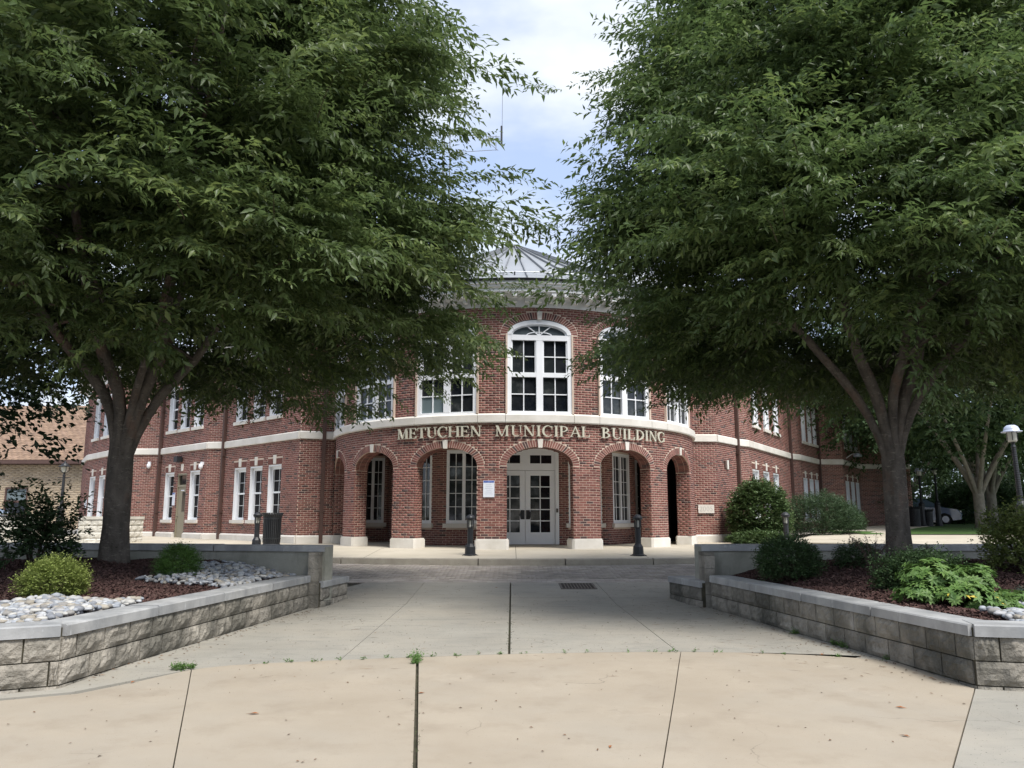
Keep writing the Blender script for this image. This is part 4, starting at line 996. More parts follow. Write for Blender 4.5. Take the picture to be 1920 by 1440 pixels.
# ------------------------------------------------------------------ PLANTER WALLS
CT = .532
def block_variants(w, h, nv=6):
    out = []
    for k in range(nv):
        nx, nz = 8, 4; V = []; F = []
        for j in range(nz + 1):
            for i in range(nx + 1):
                u, w_ = i / nx, j / nz; e = min(1, min(u, 1 - u) * 5) * min(1, min(w_, 1 - w_) * 4)
                V.append((-w / 2 + w * u, -(.004 + e * random.uniform(.008, .034)), h * w_))
        F = [(j * (nx + 1) + i, j * (nx + 1) + i + 1, (j + 1) * (nx + 1) + i + 1, (j + 1) * (nx + 1) + i) for j in range(nz) for i in range(nx)]
        per = [i for i in range(nx + 1)] + [j * (nx + 1) + nx for j in range(1, nz + 1)] + [nz * (nx + 1) + i for i in range(nx - 1, -1, -1)] + [j * (nx + 1) for j in range(nz - 1, 0, -1)]
        n0 = len(V); V += [(V[i][0], .05, V[i][2]) for i in per]; n = len(per)
        F += [(per[i], n0 + i, n0 + (i + 1) % n, per[(i + 1) % n]) for i in range(n)]
        out.append((V, F))
    return out
BV = block_variants(.39, .192); BM = {}
def blockmesh(mat, k):
    if (mat.name, k) not in BM: BM[(mat.name, k)] = raw('block', BV[k][0], BV[k][1], mat)
    return BM[(mat.name, k)]
def low_wall(parent, A, B, ctop, zbot, mat, cap=.1, capw=.32, over=.03, rows=None, outer=1, caplen=1.35, rend=False, base=0., nocap=False, first=0):
    """wall whose visible outer face is to the right of A->B; stone caps, block courses"""
    A, B = np.array(A, float), np.array(B, float); d = (B - A) / np.hypot(*(B - A)); n = np.array([d[1], -d[0]]); L_ = np.hypot(*(B - A))
    core = MB().prism([tuple(A - n * .012), tuple(B - n * .012), tuple(B - n * (capw - over)), tuple(A - n * (capw - over))], zbot - .3, ctop - (.03 if not nocap else cap))
    core.build('wall_core', M_render if rend else M_dark, parent, world=True)
    if not nocap:
        k = max(1, round(L_ / caplen)); 
        for i in range(k):
            a, b = A + d * (L_ * i / k + .012), A + d * (L_ * (i + 1) / k - .012); j = [random.uniform(-.004, .004) for _ in range(2)]; zt = ctop + random.uniform(-.004, .004)
            P = [tuple(a + n * (over + j[0])), tuple(b + n * (over + j[0])), tuple(b - n * capw), tuple(a - n * capw)]
            Q = [tuple(a + n * (over + j[0] - .012)), tuple(b + n * (over + j[0] - .012)), tuple(b - n * (capw - .01)), tuple(a - n * (capw - .01))]
            m = MB().prism(P, ctop - cap, zt - .012, top=False)
            V = [(p[0], p[1], zt - .012) for p in P] + [(q[0], q[1], zt) for q in Q]; m.add(V, [(0, 1, 5, 4), (1, 2, 6, 5), (2, 3, 7, 6), (3, 0, 4, 7), (4, 5, 6, 7)])
            m.build('cap_stone', M_cap, parent, world=True, center=True)
    if rend: return
    z = ctop - cap - .2; r_ = first
    while z > zbot - .2:
        s = -.2 if r_ % 2 else 0.
        while s < L_ - .02:
            a, b = max(0, s), min(L_, s + .4); s += .4
            if b - a < .06: continue
            c = A + d * (a + b) / 2; o = link('block', blockmesh(mat, random.randrange(6)), parent); pw = wloc(parent)
            o.location = (c[0] - pw.x, c[1] - pw.y, z + .004 - pw.z); o.scale = ((b - a - .014) / .39, random.uniform(.7, 1.2), .985); o.rotation_euler = (0, 0, math.atan2(d[1], d[0]))
        z -= .2; r_ += 1
pwl = thing('planter_wall', 'low split face block planter wall with pale grey caps left of the walk', 'planter wall', (-3.8, 7.1, 0))
pwr = thing('planter_wall', 'low dark stained block planter wall with grey caps right of the walk', 'planter wall', (3.9, 7.1, 0))
low_wall(pwl, (-7.6, 5.05), (-3.83, 7.07), CT, -.03, M_block); low_wall(pwl, (-3.83, 7.07), (-3.17, 12.84), CT, -.03, M_block, first=1)
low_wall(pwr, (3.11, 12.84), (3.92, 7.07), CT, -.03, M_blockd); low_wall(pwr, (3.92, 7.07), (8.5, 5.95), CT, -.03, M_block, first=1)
# raised back walls (rendered face towards the bed), end columns and stubs
low_wall(pwl, (-14.5, 15.3), (-3.0, 13.13), .985, .3, M_render, rend=True, capw=.34, caplen=1.9)
low_wall(pwr, (3.08, 13.35), (6.95, 13.72), .985, .3, M_render, rend=True, capw=.34, caplen=1.9)
low_wall(pwr, (6.95, 13.62), (14.5, 14.9), .975, .3, M_render, rend=True, capw=.34, caplen=2.1)
for par, xx, mt, d in ((pwl, -3.13, M_block, 1), (pwr, 3.14, M_blockd, -1)):
    yy = 12.9 if d > 0 else 13.0
    for k, z in enumerate((.03, .23, .43, .63, .83)):
        h_ = .195 if z < .8 else .05
        m = MB(); w0 = .08; m.box(xx - w0, xx + w0, yy, yy + .42, z, z + h_); m.build('column_block', mt, par, world=True, center=True)
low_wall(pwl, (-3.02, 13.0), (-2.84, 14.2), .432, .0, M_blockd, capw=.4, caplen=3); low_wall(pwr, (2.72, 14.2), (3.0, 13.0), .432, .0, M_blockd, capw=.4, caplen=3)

# beds
def bedz(a, b, sgn):
    k = min(1, max(0, (b - 7.6) / 5.6)); k = min(k, .10 + .55 * max(0, abs(a) - inner_x(b))) if b > 7.4 else k; return .455 + .235 * k + .025 * math.sin(a * 2.1 + b * 1.3) + .02 * math.sin(a * 5 + b * 3.7) + .10 * math.exp(-((a - sgn * 6.1) ** 2 + (b - 12.6) ** 2) / 1.2)
def inner_x(b): return 3.92 - (b - 7.07) * (3.92 - 3.14) / 5.77 + .22
def bed(sgn, name):
    V = []; F = []; NX, NY = 40, 34
    for j in range(NY + 1):
        b = 5.8 + (13.9 - 5.8) * j / NY
        if sgn < 0: xi = inner_x(max(b, 7.3)) - .08 + max(0, 7.3 - b) * 1.9
        else: xi = inner_x(max(b, 7.2)) - .08 + max(0, 7.2 - b) * 3.6
        for i in range(NX + 1):
            a = xi + (14 - xi) * (i / NX) ** 1.4; yy = b
            if b > 12.9: yy = 12.9 + (b - 12.9) * (.42 + .18 * (a - 3) if sgn < 0 else .62 + .08 * (a - 3))
            V.append((sgn * a, yy, bedz(sgn * a, yy, sgn)))
    for j in range(NY):
        for i in range(NX):
            f = (j * (NX + 1) + i, j * (NX + 1) + i + 1, (j + 1) * (NX + 1) + i + 1, (j + 1) * (NX + 1) + i); F.append(f if sgn > 0 else f[::-1])
    o = wmesh(name, V, F, M_mulch, None, smooth=True); tag(o, kind='structure')
bed(-1, 'soil'); bed(1, 'soil')
def chips(sgn, n, region):
    c = []; 
    X = rng.uniform(3.2, 10.5, n * 2); Y = rng.uniform(6.6, 14.2, n * 2); V = []; T = []
    cnt = 0; quads = []
    for a, b in zip(X, Y):
        if a < inner_x(b) + .05 or b < 6.2 + (a - 3.9) * (-.24 if sgn > 0 else -.5) + .9 or cnt >= n or region(sgn * a, b): continue
        if b > (13.2 + (a - 3) * .18): continue
        L_, w = random.uniform(.008, .028), random.uniform(.003, .007); th = random.uniform(0, math.pi); z = bedz(sgn * a, b, sgn) + random.uniform(.0, .016)
        dx, dy, dz = math.cos(th) * L_, math.sin(th) * L_, random.uniform(-.015, .02); nx_, ny_ = -math.sin(th) * w, math.cos(th) * w; t = random.uniform(-.008, .008)
        V += [(sgn * a - dx - nx_, b - dy - ny_, z - t), (sgn * a + dx - nx_, b + dy - ny_, z + dz - t), (sgn * a + dx + nx_, b + dy + ny_, z + dz + t), (sgn * a - dx + nx_, b - dy + ny_, z + t)]; cnt += 1; T.append(random.random())
    F = np.arange(len(V)).reshape(-1, 4); o = wmesh('mulch', V, F, M_chip, None, tone=T); tag(o, 'reddish brown bark mulch covering the %s planter bed' % ('left' if sgn < 0 else 'right'), 'mulch', kind='stuff')
def rockL(a, b): return (b < 9.15 - .42 * (a + 4.2) * (-1) * .0 and b < 8.85 + .12 * (a + 5)) or (a > -4.75 + 0 and 10.9 < b and a > -4.9 + (13.3 - b) * .45)
def rockR(a, b): return a > 4.55 and b < (8.0 if a < 5.1 else 8.55)
chips(-1, 60000, rockL); chips(1, 55000, rockR)
# river rocks
def ico(seed):
    r_ = random.Random(seed); t = (1 + 5 ** .5) / 2
    V = [(-1, t, 0), (1, t, 0), (-1, -t, 0), (1, -t, 0), (0, -1, t), (0, 1, t), (0, -1, -t), (0, 1, -t), (t, 0, -1), (t, 0, 1), (-t, 0, -1), (-t, 0, 1)]
    F = [(0, 11, 5), (0, 5, 1), (0, 1, 7), (0, 7, 10), (0, 10, 11), (1, 5, 9), (5, 11, 4), (11, 10, 2), (10, 7, 6), (7, 1, 8), (3, 9, 4), (3, 4, 2), (3, 2, 6), (3, 6, 8), (3, 8, 9), (4, 9, 5), (2, 4, 11), (6, 2, 10), (8, 6, 7), (9, 8, 1)]
    # one subdivision
    V = [np.array(v) / np.linalg.norm(v) for v in V]; cache = {}; G2 = []
    def mid(i, j):
        k = (min(i, j), max(i, j))
        if k not in cache: m = V[i] + V[j]; V.append(m / np.linalg.norm(m)); cache[k] = len(V) - 1
        return cache[k]
    for a, b, c in F: ab, bc, ca = mid(a, b), mid(b, c), mid(c, a); G2 += [(a, ab, ca), (b, bc, ab), (c, ca, bc), (ab, bc, ca)]
    s = (r_.uniform(.8, 1.25), r_.uniform(.6, .95), r_.uniform(.42, .65)); f1, f2 = r_.uniform(0, 6), r_.uniform(0, 6)
    V = [v * (1 + .16 * math.sin(3 * v[0] + f1) * math.cos(2.5 * v[1] + f2) + .09 * math.sin(6 * v[2] + f2) * math.cos(5 * v[0])) * np.array(s) for v in V]
    return np.array(V), np.array(G2)
ICO = [ico(i) for i in range(8)]; RM = [raw('stone', v * .041, f, M_rock, smooth=True) for v, f in ICO]
def rocks(label, pts, loc, size=1.):
    th = thing('river_rock_bed', label, 'stones', loc); pts = sorted(pts, key=lambda p: p[1]); VV = []; FF = []; TT = []; n0 = 0
    for i, (a, b, z) in enumerate(pts):
        s = random.uniform(.6, 1.4) * size; k = random.randrange(8)
        if i < 290:
            o = link('stone', RM[k], th); o.location = (a - loc[0], b - loc[1], z - loc[2]); o.rotation_euler = (random.uniform(-.5, .5), random.uniform(-.5, .5), random.uniform(0, 6)); o.scale = (s,) * 3
        else:
            v, f = ICO[k]; an = random.uniform(0, 6); ca, sa = math.cos(an), math.sin(an); q = v * .041 * s
            VV.append(np.stack([q[:, 0] * ca - q[:, 1] * sa + a, q[:, 0] * sa + q[:, 1] * ca + b, q[:, 2] + z], 1)); FF.append(f + n0); n0 += len(v); TT += [random.random()] * len(f)
    if VV: o = wmesh('stone_fill', np.concatenate(VV), np.concatenate(FF), M_rock, th, tone=TT, smooth=True); o['kind'] = 'stuff'
def scatter(test, x0, x1, y0, y1, n, sgn, layers=.05):
    P = []; tries = 0
    grid = {}
    while len(P) < n and tries < n * 40:
        tries += 1; a, b = random.uniform(x0, x1), random.uniform(y0, y1)
        if abs(a) < inner_x(b) + .10 or not test(a, b): continue
        k = (int(a / .043), int(b / .043))
        if grid.get(k, 0) >= 1: continue
        grid[k] = 1; P.append((a, b, bedz(a, b, sgn) + .012 + random.uniform(0, layers)))
    return P
rocks('pale river stones filling the front of the left planter bed', scatter(lambda a, b: b < 8.85 + .12 * (a + 5) and b > 7.45 + (-4.1 - a) * (-.52), -6.9, -3.9, 5.6, 9.2, 2600, -1), (-5.2, 8, .45))
rocks('grey river stones in the rear corner of the left bed beside the rendered wall', scatter(lambda a, b: a > -5.2 + (b - 11) * .2 and b > 10.75 - (a + 4) * .2, -5.0, -3.3, 10.6, 13.1, 900, -1), (-4.1, 12, .6), .95)
rocks('pale river stones in the front corner of the right planter bed', scatter(lambda a, b: rockR(a, b) and b > 7.25 - (a - 4.2) * .24, 4.2, 7.2, 6.2, 8.6, 1500, 1), (5.6, 7.6, .45))

# ------------------------------------------------------------------ FOLIAGE
def leaf_arrays(P, D, N, Ln, W, bend=.25, tris4=True):
    """P base, D direction, N approximate normal -> vertices, faces"""
    n = len(P); D = D / np.linalg.norm(D, axis=1, keepdims=True); Sd = np.cross(D, N); Sd /= np.maximum(1e-6, np.linalg.norm(Sd, axis=1, keepdims=True)); Nn = np.cross(Sd, D)
    Ln = Ln[:, None]; W = W[:, None]
    if tris4:
        mid = P + D * Ln * .5 - Nn * W * .18; l = P + D * Ln * .42 + Sd * W * .5 + Nn * W * .12; r = P + D * Ln * .42 - Sd * W * .5 + Nn * W * .12
        tip = P + D * Ln * .96 - Nn * Ln * bend
        V = np.stack([P, r, mid, l, tip], 1).reshape(-1, 3); f = np.array([(0, 1, 2), (0, 2, 3), (1, 4, 2), (2, 4, 3)])
        F = (f[None] + 5 * np.arange(n)[:, None, None]).reshape(-1, 3); return V, F, 4
    l = P + D * Ln * .45 + Sd * W * .5; r = P + D * Ln * .45 - Sd * W * .5; tip = P + D * Ln - Nn * Ln * bend * .6
    V = np.stack([P, r, tip, l], 1).reshape(-1, 3); f = np.array([(0, 1, 2), (0, 2, 3)]); F = (f[None] + 4 * np.arange(n)[:, None, None]).reshape(-1, 3); return V, F, 2
def norm(a): return a / np.maximum(1e-9, np.linalg.norm(a, axis=1, keepdims=True))
def sprays(org, dirs, nl, length, lsize, lwid, droop=.35, jit=.03, t4=True, angle=.9, down=.45):
    """twigs with alternate leaves. org, dirs (n,3)"""
    n = len(org); dirs = norm(dirs); k = np.tile(np.arange(nl), n); i = np.repeat(np.arange(n), nl); u = (k + .7) / nl
    ln = np.asarray(length)[i] if np.ndim(length) else length
    o, d = org[i], dirs[i]; up = np.array([0, 0, 1.]); side = norm(np.cross(dirs, up[None]) + 1e-4)
    roll = rng.normal(0, .35, n); side = norm(side * np.cos(roll)[:, None] + np.cross(dirs, side) * np.sin(roll)[:, None])[i]
    P = o + d * (u * ln)[:, None]; P[:, 2] -= droop * (u ** 1.8) * ln; P += rng.normal(0, jit, P.shape)
    sg = np.where(k % 2 == 0, 1., -1.)[:, None]
    dn = np.zeros_like(P); dn[:, 2] = -1
    D = d * np.cos(angle) + side * sg * np.sin(angle) + dn * (down * rng.uniform(.2, 1.6, len(P)))[:, None] + rng.normal(0, .22, P.shape)
    N = up[None] + rng.normal(0, .38, P.shape)
    Ls = lsize * rng.uniform(.7, 1.2, len(P)) * (1 - .25 * u)
    return leaf_arrays(P, D, N, Ls, Ls * lwid * rng.uniform(.85, 1.15, len(P)), rng.uniform(.08, .34, len(P))[:, None], t4)
def tri_twigs(org, dirs, length, droop, r=.004):
    n = len(org); dirs = norm(dirs); up = np.array([0, 0, 1.]); side = norm(np.cross(dirs, up[None]) + 1e-4); ln = (np.asarray(length) * np.ones(n))[:, None]
    m = org + dirs * ln * .5; m[:, 2] -= droop * .28 * ln[:, 0]; e = org + dirs * ln; e[:, 2] -= droop * ln[:, 0]
    V = np.stack([org + side * r, org - side * r, m + side * r * .7, m - side * r * .7, e], 1).reshape(-1, 3)
    f = np.array([(0, 1, 3), (0, 3, 2), (2, 3, 4)]); return V, (f[None] + 5 * np.arange(n)[:, None, None]).reshape(-1, 3)
def crown_mesh(name, parts, mat, parent):
    V = []; F = []; T = []; n0 = 0
    for v, f, k, base in parts:
        V.append(v); F.append(f + n0); n0 += len(v); m = len(f) // k
        T.append(np.repeat(np.clip(base if np.ndim(base) else rng.uniform(0, .98, m), 0, .98), k))
    o = wmesh(name, np.concatenate(V), np.concatenate(F), mat, parent, tone=np.concatenate(T)); o['kind'] = 'stuff'; return o
def curve3(a, b, c, d, n=10):
    a, b, c, d = map(np.array, (a, b, c, d)); t = np.linspace(0, 1, n)[:, None]
    return (1 - t) ** 3 * a + 3 * (1 - t) ** 2 * t * b + 3 * (1 - t) * t ** 2 * c + t ** 3 * d

SPRAYC = {}
def bough_kinds(key, nleafs, span, lsize, lwid, mat, droop, down=.45, ntw=6, t4=True, n=4):
    """a few leafy boughs (twigs fanning out along +X) kept as source meshes for the crowns"""
    global rng; rng = np.random.default_rng(hash(key) % 1000 if False else sum(map(ord, key)))
    coll = bpy.data.collections.new(key); obs = []
    for q in range(n):
        m = ntw; t = np.linspace(0, 1, m); sgn = np.where(np.arange(m) % 2 == 0, 1, -1)
        o = np.stack([span * .62 * t, 0 * t, -.12 * span * t ** 2], 1); o[-1, 0] = span * .5
        a = sgn * rng.uniform(.35, .95, m); a[-1] = 0; d = np.stack([np.cos(a), np.sin(a), rng.uniform(-.05, .18, m)], 1)
        ln = span * rng.uniform(.45, .75, m); v, f, k = sprays(o, d, nleafs, ln, lsize, lwid, droop, lsize * .12, t4, .85, down)
        tv, tf = tri_twigs(o, d, ln, droop, .004); V = np.concatenate([v, tv]); F = np.concatenate([f, tf + len(v)])
        tn = np.concatenate([np.repeat(np.clip(rng.uniform(0, .30, m * nleafs), 0, .97), k), np.full(len(tf), .0)])
        me = raw('bough', V, F, mat, tone=tn); ob = bpy.data.objects.new('bough', me); coll.objects.link(ob)
    return coll
def instanced(name, P, Rt, Sc, coll, parent):
    n = len(P); o0 = np.array(wloc(parent)); me = bpy.data.meshes.new(name); me.vertices.add(n); me.vertices.foreach_set('co', (P - o0).astype(np.float32).ravel())
    a = me.attributes.new('rot', 'FLOAT_VECTOR', 'POINT'); a.data.foreach_set('vector', Rt.astype(np.float32).ravel())
    a = me.attributes.new('scl', 'FLOAT', 'POINT'); a.data.foreach_set('value', Sc.astype(np.float32))
    ob = link(name, me, parent); ob['kind'] = 'stuff'
    gname = 'scatter_' + coll.name; ng = bpy.data.node_groups.get(gname)
    if ng is None:
        ng = bpy.data.node_groups.new(gname, 'GeometryNodeTree')
        ng.interface.new_socket('Geometry', in_out='INPUT', socket_type='NodeSocketGeometry'); ng.interface.new_socket('Geometry', in_out='OUTPUT', socket_type='NodeSocketGeometry')
        N = ng.nodes; gi = N.new('NodeGroupInput'); go = N.new('NodeGroupOutput'); mp_ = N.new('GeometryNodeMeshToPoints'); ip_ = N.new('GeometryNodeInstanceOnPoints')
        ci = N.new('GeometryNodeCollectionInfo'); ci.inputs['Collection'].default_value = coll; ci.inputs['Separate Children'].default_value = True; ci.inputs['Reset Children'].default_value = True
        r_ = N.new('GeometryNodeInputNamedAttribute'); r_.data_type = 'FLOAT_VECTOR'; r_.inputs[0].default_value = 'rot'
        s_ = N.new('GeometryNodeInputNamedAttribute'); s_.data_type = 'FLOAT'; s_.inputs[0].default_value = 'scl'
        ri = N.new('FunctionNodeRandomValue'); ri.data_type = 'INT'
        for sk in ri.inputs:
            if sk.name == 'Min' and sk.type == 'INT': sk.default_value = 0
            if sk.name == 'Max' and sk.type == 'INT': sk.default_value = len(coll.objects) - 1
        K = ng.links.new; K(gi.outputs[0], mp_.inputs[0]); K(mp_.outputs[0], ip_.inputs['Points']); K(ci.outputs[0], ip_.inputs['Instance']); ip_.inputs['Pick Instance'].default_value = True
        K([q for q in ri.outputs if q.type == 'INT'][0], ip_.inputs['Instance Index']); K(r_.outputs[0], ip_.inputs['Rotation']); K(s_.outputs[0], ip_.inputs['Scale']); K(ip_.outputs[0], go.inputs[0])
    md = ob.modifiers.new('leaves', 'NODES'); md.node_group = ng; return ob
def dir_rot(d, roll=.35):
    d = norm(d); return np.stack([rng.normal(0, roll, len(d)), -np.arcsin(np.clip(d[:, 2], -1, 1)), np.arctan2(d[:, 1], d[:, 0])], 1)
def spline(P, n=16):
    P = np.array(P, float); Q = np.vstack([2 * P[0] - P[1], P, 2 * P[-1] - P[-2]]); out = []
    m = len(P) - 1
    for i in range(m):
        for t in np.linspace(0, 1, n // m + 1)[:-1]:
            a, b, c, d = Q[i], Q[i + 1], Q[i + 2], Q[i + 3]; out.append(.5 * ((2 * b) + (-a + c) * t + (2 * a - 5 * b + 4 * c - d) * t ** 2 + (-a + 3 * b - 3 * c + d) * t ** 3))
    out.append(P[-1]); return np.array(out)
ZK = bough_kinds('zelkova_boughs', 14, .95, .155, .34, M_leafz, .38, n=8)
ZK2 = bough_kinds('zelkova_boughs_right', 14, .92, .145, .33, M_leafz2, .34, n=8)
def zelkova(label, cx, cy, zb, stems, prof, nclump, seed, zmin_under=3.0, nspr=12, tf=.88, kinds=None):
    global rng; rng = np.random.default_rng(seed); rr = random.Random(seed)
    tr = thing('zelkova_tree', label, 'tree', (cx, cy, zb))
    pz, pr = [p[0] for p in prof], [p[1] for p in prof]; Rz = lambda z: np.interp(z, pz, pr, left=0, right=0)
    # trunk: fluted
    tk = MB(); n = 22; rings = [(zb - .25, .34), (zb - .02, .285), (zb + .15, .25), (zb + .6, .215), (zb + 1.1, .215), (zb + 1.6, .21), (zb + 1.9, .19), (zb + 2.1, .12)]; V = []; F = []
    for j, (z, r) in enumerate(rings):
        for i in range(n):
            a = 2 * math.pi * i / n; q = tf * r * (1 + .05 * math.sin(3 * a + .9 + z * .5) + .035 * math.sin(5 * a - z) + (.10 if j == 0 else 0) * math.sin(4 * a))
            V.append((cx + q * math.cos(a) * 1.05, cy + q * math.sin(a) * .9, z))
    for j in range(len(rings) - 1):
        for i in range(n): F.append((j * n + i, j * n + (i + 1) % n, (j + 1) * n + (i + 1) % n, (j + 1) * n + i))
    F.append(tuple(range((len(rings) - 1) * n, len(rings) * n))); tk.add(V, F); tk.build('trunk', M_bark, tr, world=True, smooth=True)
    # clumps
    C = []; ztop = pz[-1]
    while len(C) < nclump:
        z = rr.uniform(pz[0], ztop); Rm = float(Rz(z))
        if rr.random() > (Rm / max(pr)) ** 1.3 + .1: continue
        az = rr.uniform(0, 2 * math.pi); lob = 1 + .07 * math.sin(3 * az + seed + z * .7) + .05 * math.sin(7 * az + z * 1.9)
        f = (rr.random() ** .5) if (z < zmin_under + 1.0 or z > ztop - 2) else 1 - .55 * rr.random() ** 1.25
        r = Rm * lob * f * .97
        x, y = cx + r * math.cos(az), cy + r * math.sin(az)
        if r < .7: continue
        C.append((x, y, z, az, f))
    C = np.array(C)
    # limbs
    br = MB(); used = []
    for (dx, dy, ex, ey, ez, r0) in stems:
        pts = spline([(cx + dx * .06, cy + dy * .2, zb + .6), (cx + dx * .18, cy + dy * .4, zb + 1.7), (cx + dx * .92, cy + dy, zb + 2.67), (cx + dx * 1.3 + ex * .18, cy + dy * 1.3 + ey * .18, zb + 3.7), (cx + dx + ex * .5, cy + dy + ey * .5, zb + (ez - zb) * .7), (cx + ex, cy + ey, ez)], 15)
        n_ = len(pts); rad = np.interp(np.linspace(0, 1, n_), [0, .25, .45, 1], [r0 * .75 * tf, r0 * .72 * tf, r0 * .66, .02]); mm = MB().tube([tuple(p) for p in pts], list(rad), 10); mm.build('limb', M_bark, tr, world=True, smooth=True)
        for k in range(9):
            i0 = rr.randrange(8, 15); p = pts[i0]; dd = np.linalg.norm(C[:, :3] - p, axis=1) + rng.uniform(0, 2.5, len(C)); j = int(np.argmin(np.where(dd < 1.2, 99, dd))); q = C[j, :3]
            md = (p + q) / 2 + np.array([0, 0, .35]); pp = curve3(p, p + (md - p) * .6, md, q, 6); br.tube([tuple(a) for a in pp], list(np.linspace(rad[i0] * .55, .012, 6)), 5, False)
    br.build('branches', M_bark, tr, world=True, smooth=True)['kind'] = 'stuff'
    m = len(C) * nspr; i = np.repeat(np.arange(len(C)), nspr); c = C[i]; off = rng.normal(0, 1, (m, 3)) * np.array([.52, .52, .26]); o = c[:, :3] + off
    outw = np.stack([np.cos(c[:, 3]), np.sin(c[:, 3]), np.full(m, .12)], 1)
    d = outw * .9 + norm(off + 1e-6) * .8 + rng.normal(0, .35, (m, 3)); hi = (c[:, 2] - pz[0]) / (ztop - pz[0]); d[:, 2] = d[:, 2] * .45 + .06 + .35 * (hi - .35)
    o = o - norm(d) * .45
    instanced('crown', o, dir_rot(d), rng.uniform(.62, 1.25, m), kinds or ZK, tr)
    # feathery long shoots on the outside
    m = 520; zz = rng.uniform(pz[0] + .3, ztop - .3, m); az = rng.uniform(0, 2 * math.pi, m); r = Rz(zz) * (1 + .07 * np.sin(3 * az + seed + zz * .7) + .05 * np.sin(7 * az + zz * 1.9)) * .97
    o = np.stack([cx + r * np.cos(az), cy + r * np.sin(az), zz], 1); d = np.stack([np.cos(az), np.sin(az), rng.uniform(-.05, .7, m)], 1) + rng.normal(0, .25, (m, 3)); ln = rng.uniform(.4, .9, m)
    v, f, k = sprays(o, d, 14, ln, .115, .34, .35, .01, True); crown_mesh('outer_shoots', [(v, f, k, rng.uniform(.2, .97, m * 14))], M_leafz, tr)
    tv, tf = tri_twigs(o, d, ln, .35, .005); wmesh('twigs', tv, tf, M_twig, tr)['kind'] = 'stuff'
    return tr
PL = [(3.95, 3.0), (4.08, 4.3), (4.3, 5.0), (4.8, 5.45), (6, 5.4), (8, 5.0), (9.6, 4.5), (11, 3.85), (12.3, 2.5), (13.2, 1.2), (13.5, .2)]
PR = [(3.92, 2.8), (4.05, 4.0), (4.3, 4.65), (4.8, 4.85), (6, 4.6), (8, 3.8), (9.6, 3.3), (11, 2.7), (12.3, 2.0), (13.2, 1.0), (13.5, .2)]
ST = [(-.32, -.10, -3.6, -1.5, 8.5, .13), (-.02, -.2, -1.2, -2.6, 10.2, .145), (.12, .2, .8, 2.6, 10.5, .13), (.36, -.12, 1.5, -1.6, 11.2, .15), (.58, .05, 2.7, .8, 9.4, .115), (.3, -.26, 2.6, -3.4, 8.2, .09), (-.25, .22, -2.8, 2.8, 8.6, .11)]
zelkova('large zelkova on the left with a stout four stemmed trunk beside the green globe shrub', -6.15, 12.6, .68, ST, PL, 560, 3)
ST2 = [(-.58, -.05, -3.8, -1.0, 7.9, .11), (-.28, -.16, -2.2, -1.6, 9.8, .14), (-.05, .22, -.4, 2.6, 10.5, .12), (.0, -.2, .5, -2.2, 11, .12), (.28, -.05, 1.6, .6, 11, .15), (.50, -.12, 2.8, -1.2, 9.0, .11), (.4, .3, 2.8, 2.8, 8.6, .10)]
zelkova('large zelkova on the right whose dark trunk rises behind the bright green shrub', 6.05, 12.75, .68, ST2, PR, 530, 5, tf=.80, kinds=ZK2)

def generic_tree(name, label, cx, cy, zb, stems, zc0, zc1, Rm, nclump, lsize, mat, seed, trunk_r=.25, nspr=12, nleaf=12, wid=.5, csp=(.6, .6, .35), group=None, fork=1.2, spl=.6, bark=None):
    global rng; rng = np.random.default_rng(seed); rr = random.Random(seed)
    tr = thing(name, label, 'tree', (cx, cy, zb), group=group)
    MB().tube([(cx, cy, zb - .2), (cx, cy, zb + .3), (cx, cy, zb + fork), (cx, cy, zb + fork * 1.5)], [trunk_r * 1.25, trunk_r, trunk_r * .95, trunk_r * .8], 12).build('trunk', (bark or M_bark), tr, world=True, smooth=True)
    br = MB()
    for k in range(stems):
        a = 2 * math.pi * (k + .3) / stems + rr.uniform(-.3, .3); e = (cx + math.cos(a) * Rm * .6, cy + math.sin(a) * Rm * .6, zc0 + (zc1 - zc0) * .6)
        pts = curve3((cx, cy, zb + fork * .8), (cx + .25 * math.cos(a), cy + .25 * math.sin(a), zb + fork * 1.4), (cx + math.cos(a) * Rm * .2, cy + math.sin(a) * Rm * .2, zc0 + .5), e, 9)
        br.tube([tuple(p) for p in pts], list(np.linspace(trunk_r * .55, .03, 9)), 7)
    br.build('branches', (bark or M_bark), tr, world=True, smooth=True)['kind'] = 'stuff'
    C = []
    while len(C) < nclump:
        u = rr.random(); z = zc0 + (zc1 - zc0) * u; Rr = Rm * (math.sin(math.pi * min(1, .18 + u * .82)) ** .55); az = rr.uniform(0, 6.283); f = rr.random() ** .5 if u < .2 else 1 - .5 * rr.random() ** 1.3
        Rr *= 1 + .1 * math.sin(3 * az + seed); C.append((cx + Rr * f * math.cos(az), cy + Rr * f * math.sin(az), z, az))
    C = np.array(C); m = len(C) * nspr; c = C[np.repeat(np.arange(len(C)), nspr)]; off = rng.normal(0, 1, (m, 3)) * np.array(csp); o = c[:, :3] + off
    d = np.stack([np.cos(c[:, 3]), np.sin(c[:, 3]), np.full(m, .1)], 1) * .8 + norm(off) * .8 + rng.normal(0, .3, (m, 3))
    v, f, k = sprays(o, d, nleaf, rng.uniform(.6, 1.2, m) * spl, lsize, wid, .35, .05, False); crown_mesh('crown', [(v, f, k, rng.uniform(0, .97, m * nleaf))], mat, tr); return tr
generic_tree('maple_tree', 'dark broad leaved maple whose branches reach in from the left edge of the frame', -13.1, 15.4, .6, 5, 2.8, 10, 4.9, 260, .16, M_leafd, 21, .3, 13, 12, .75, (.6, .6, .35))
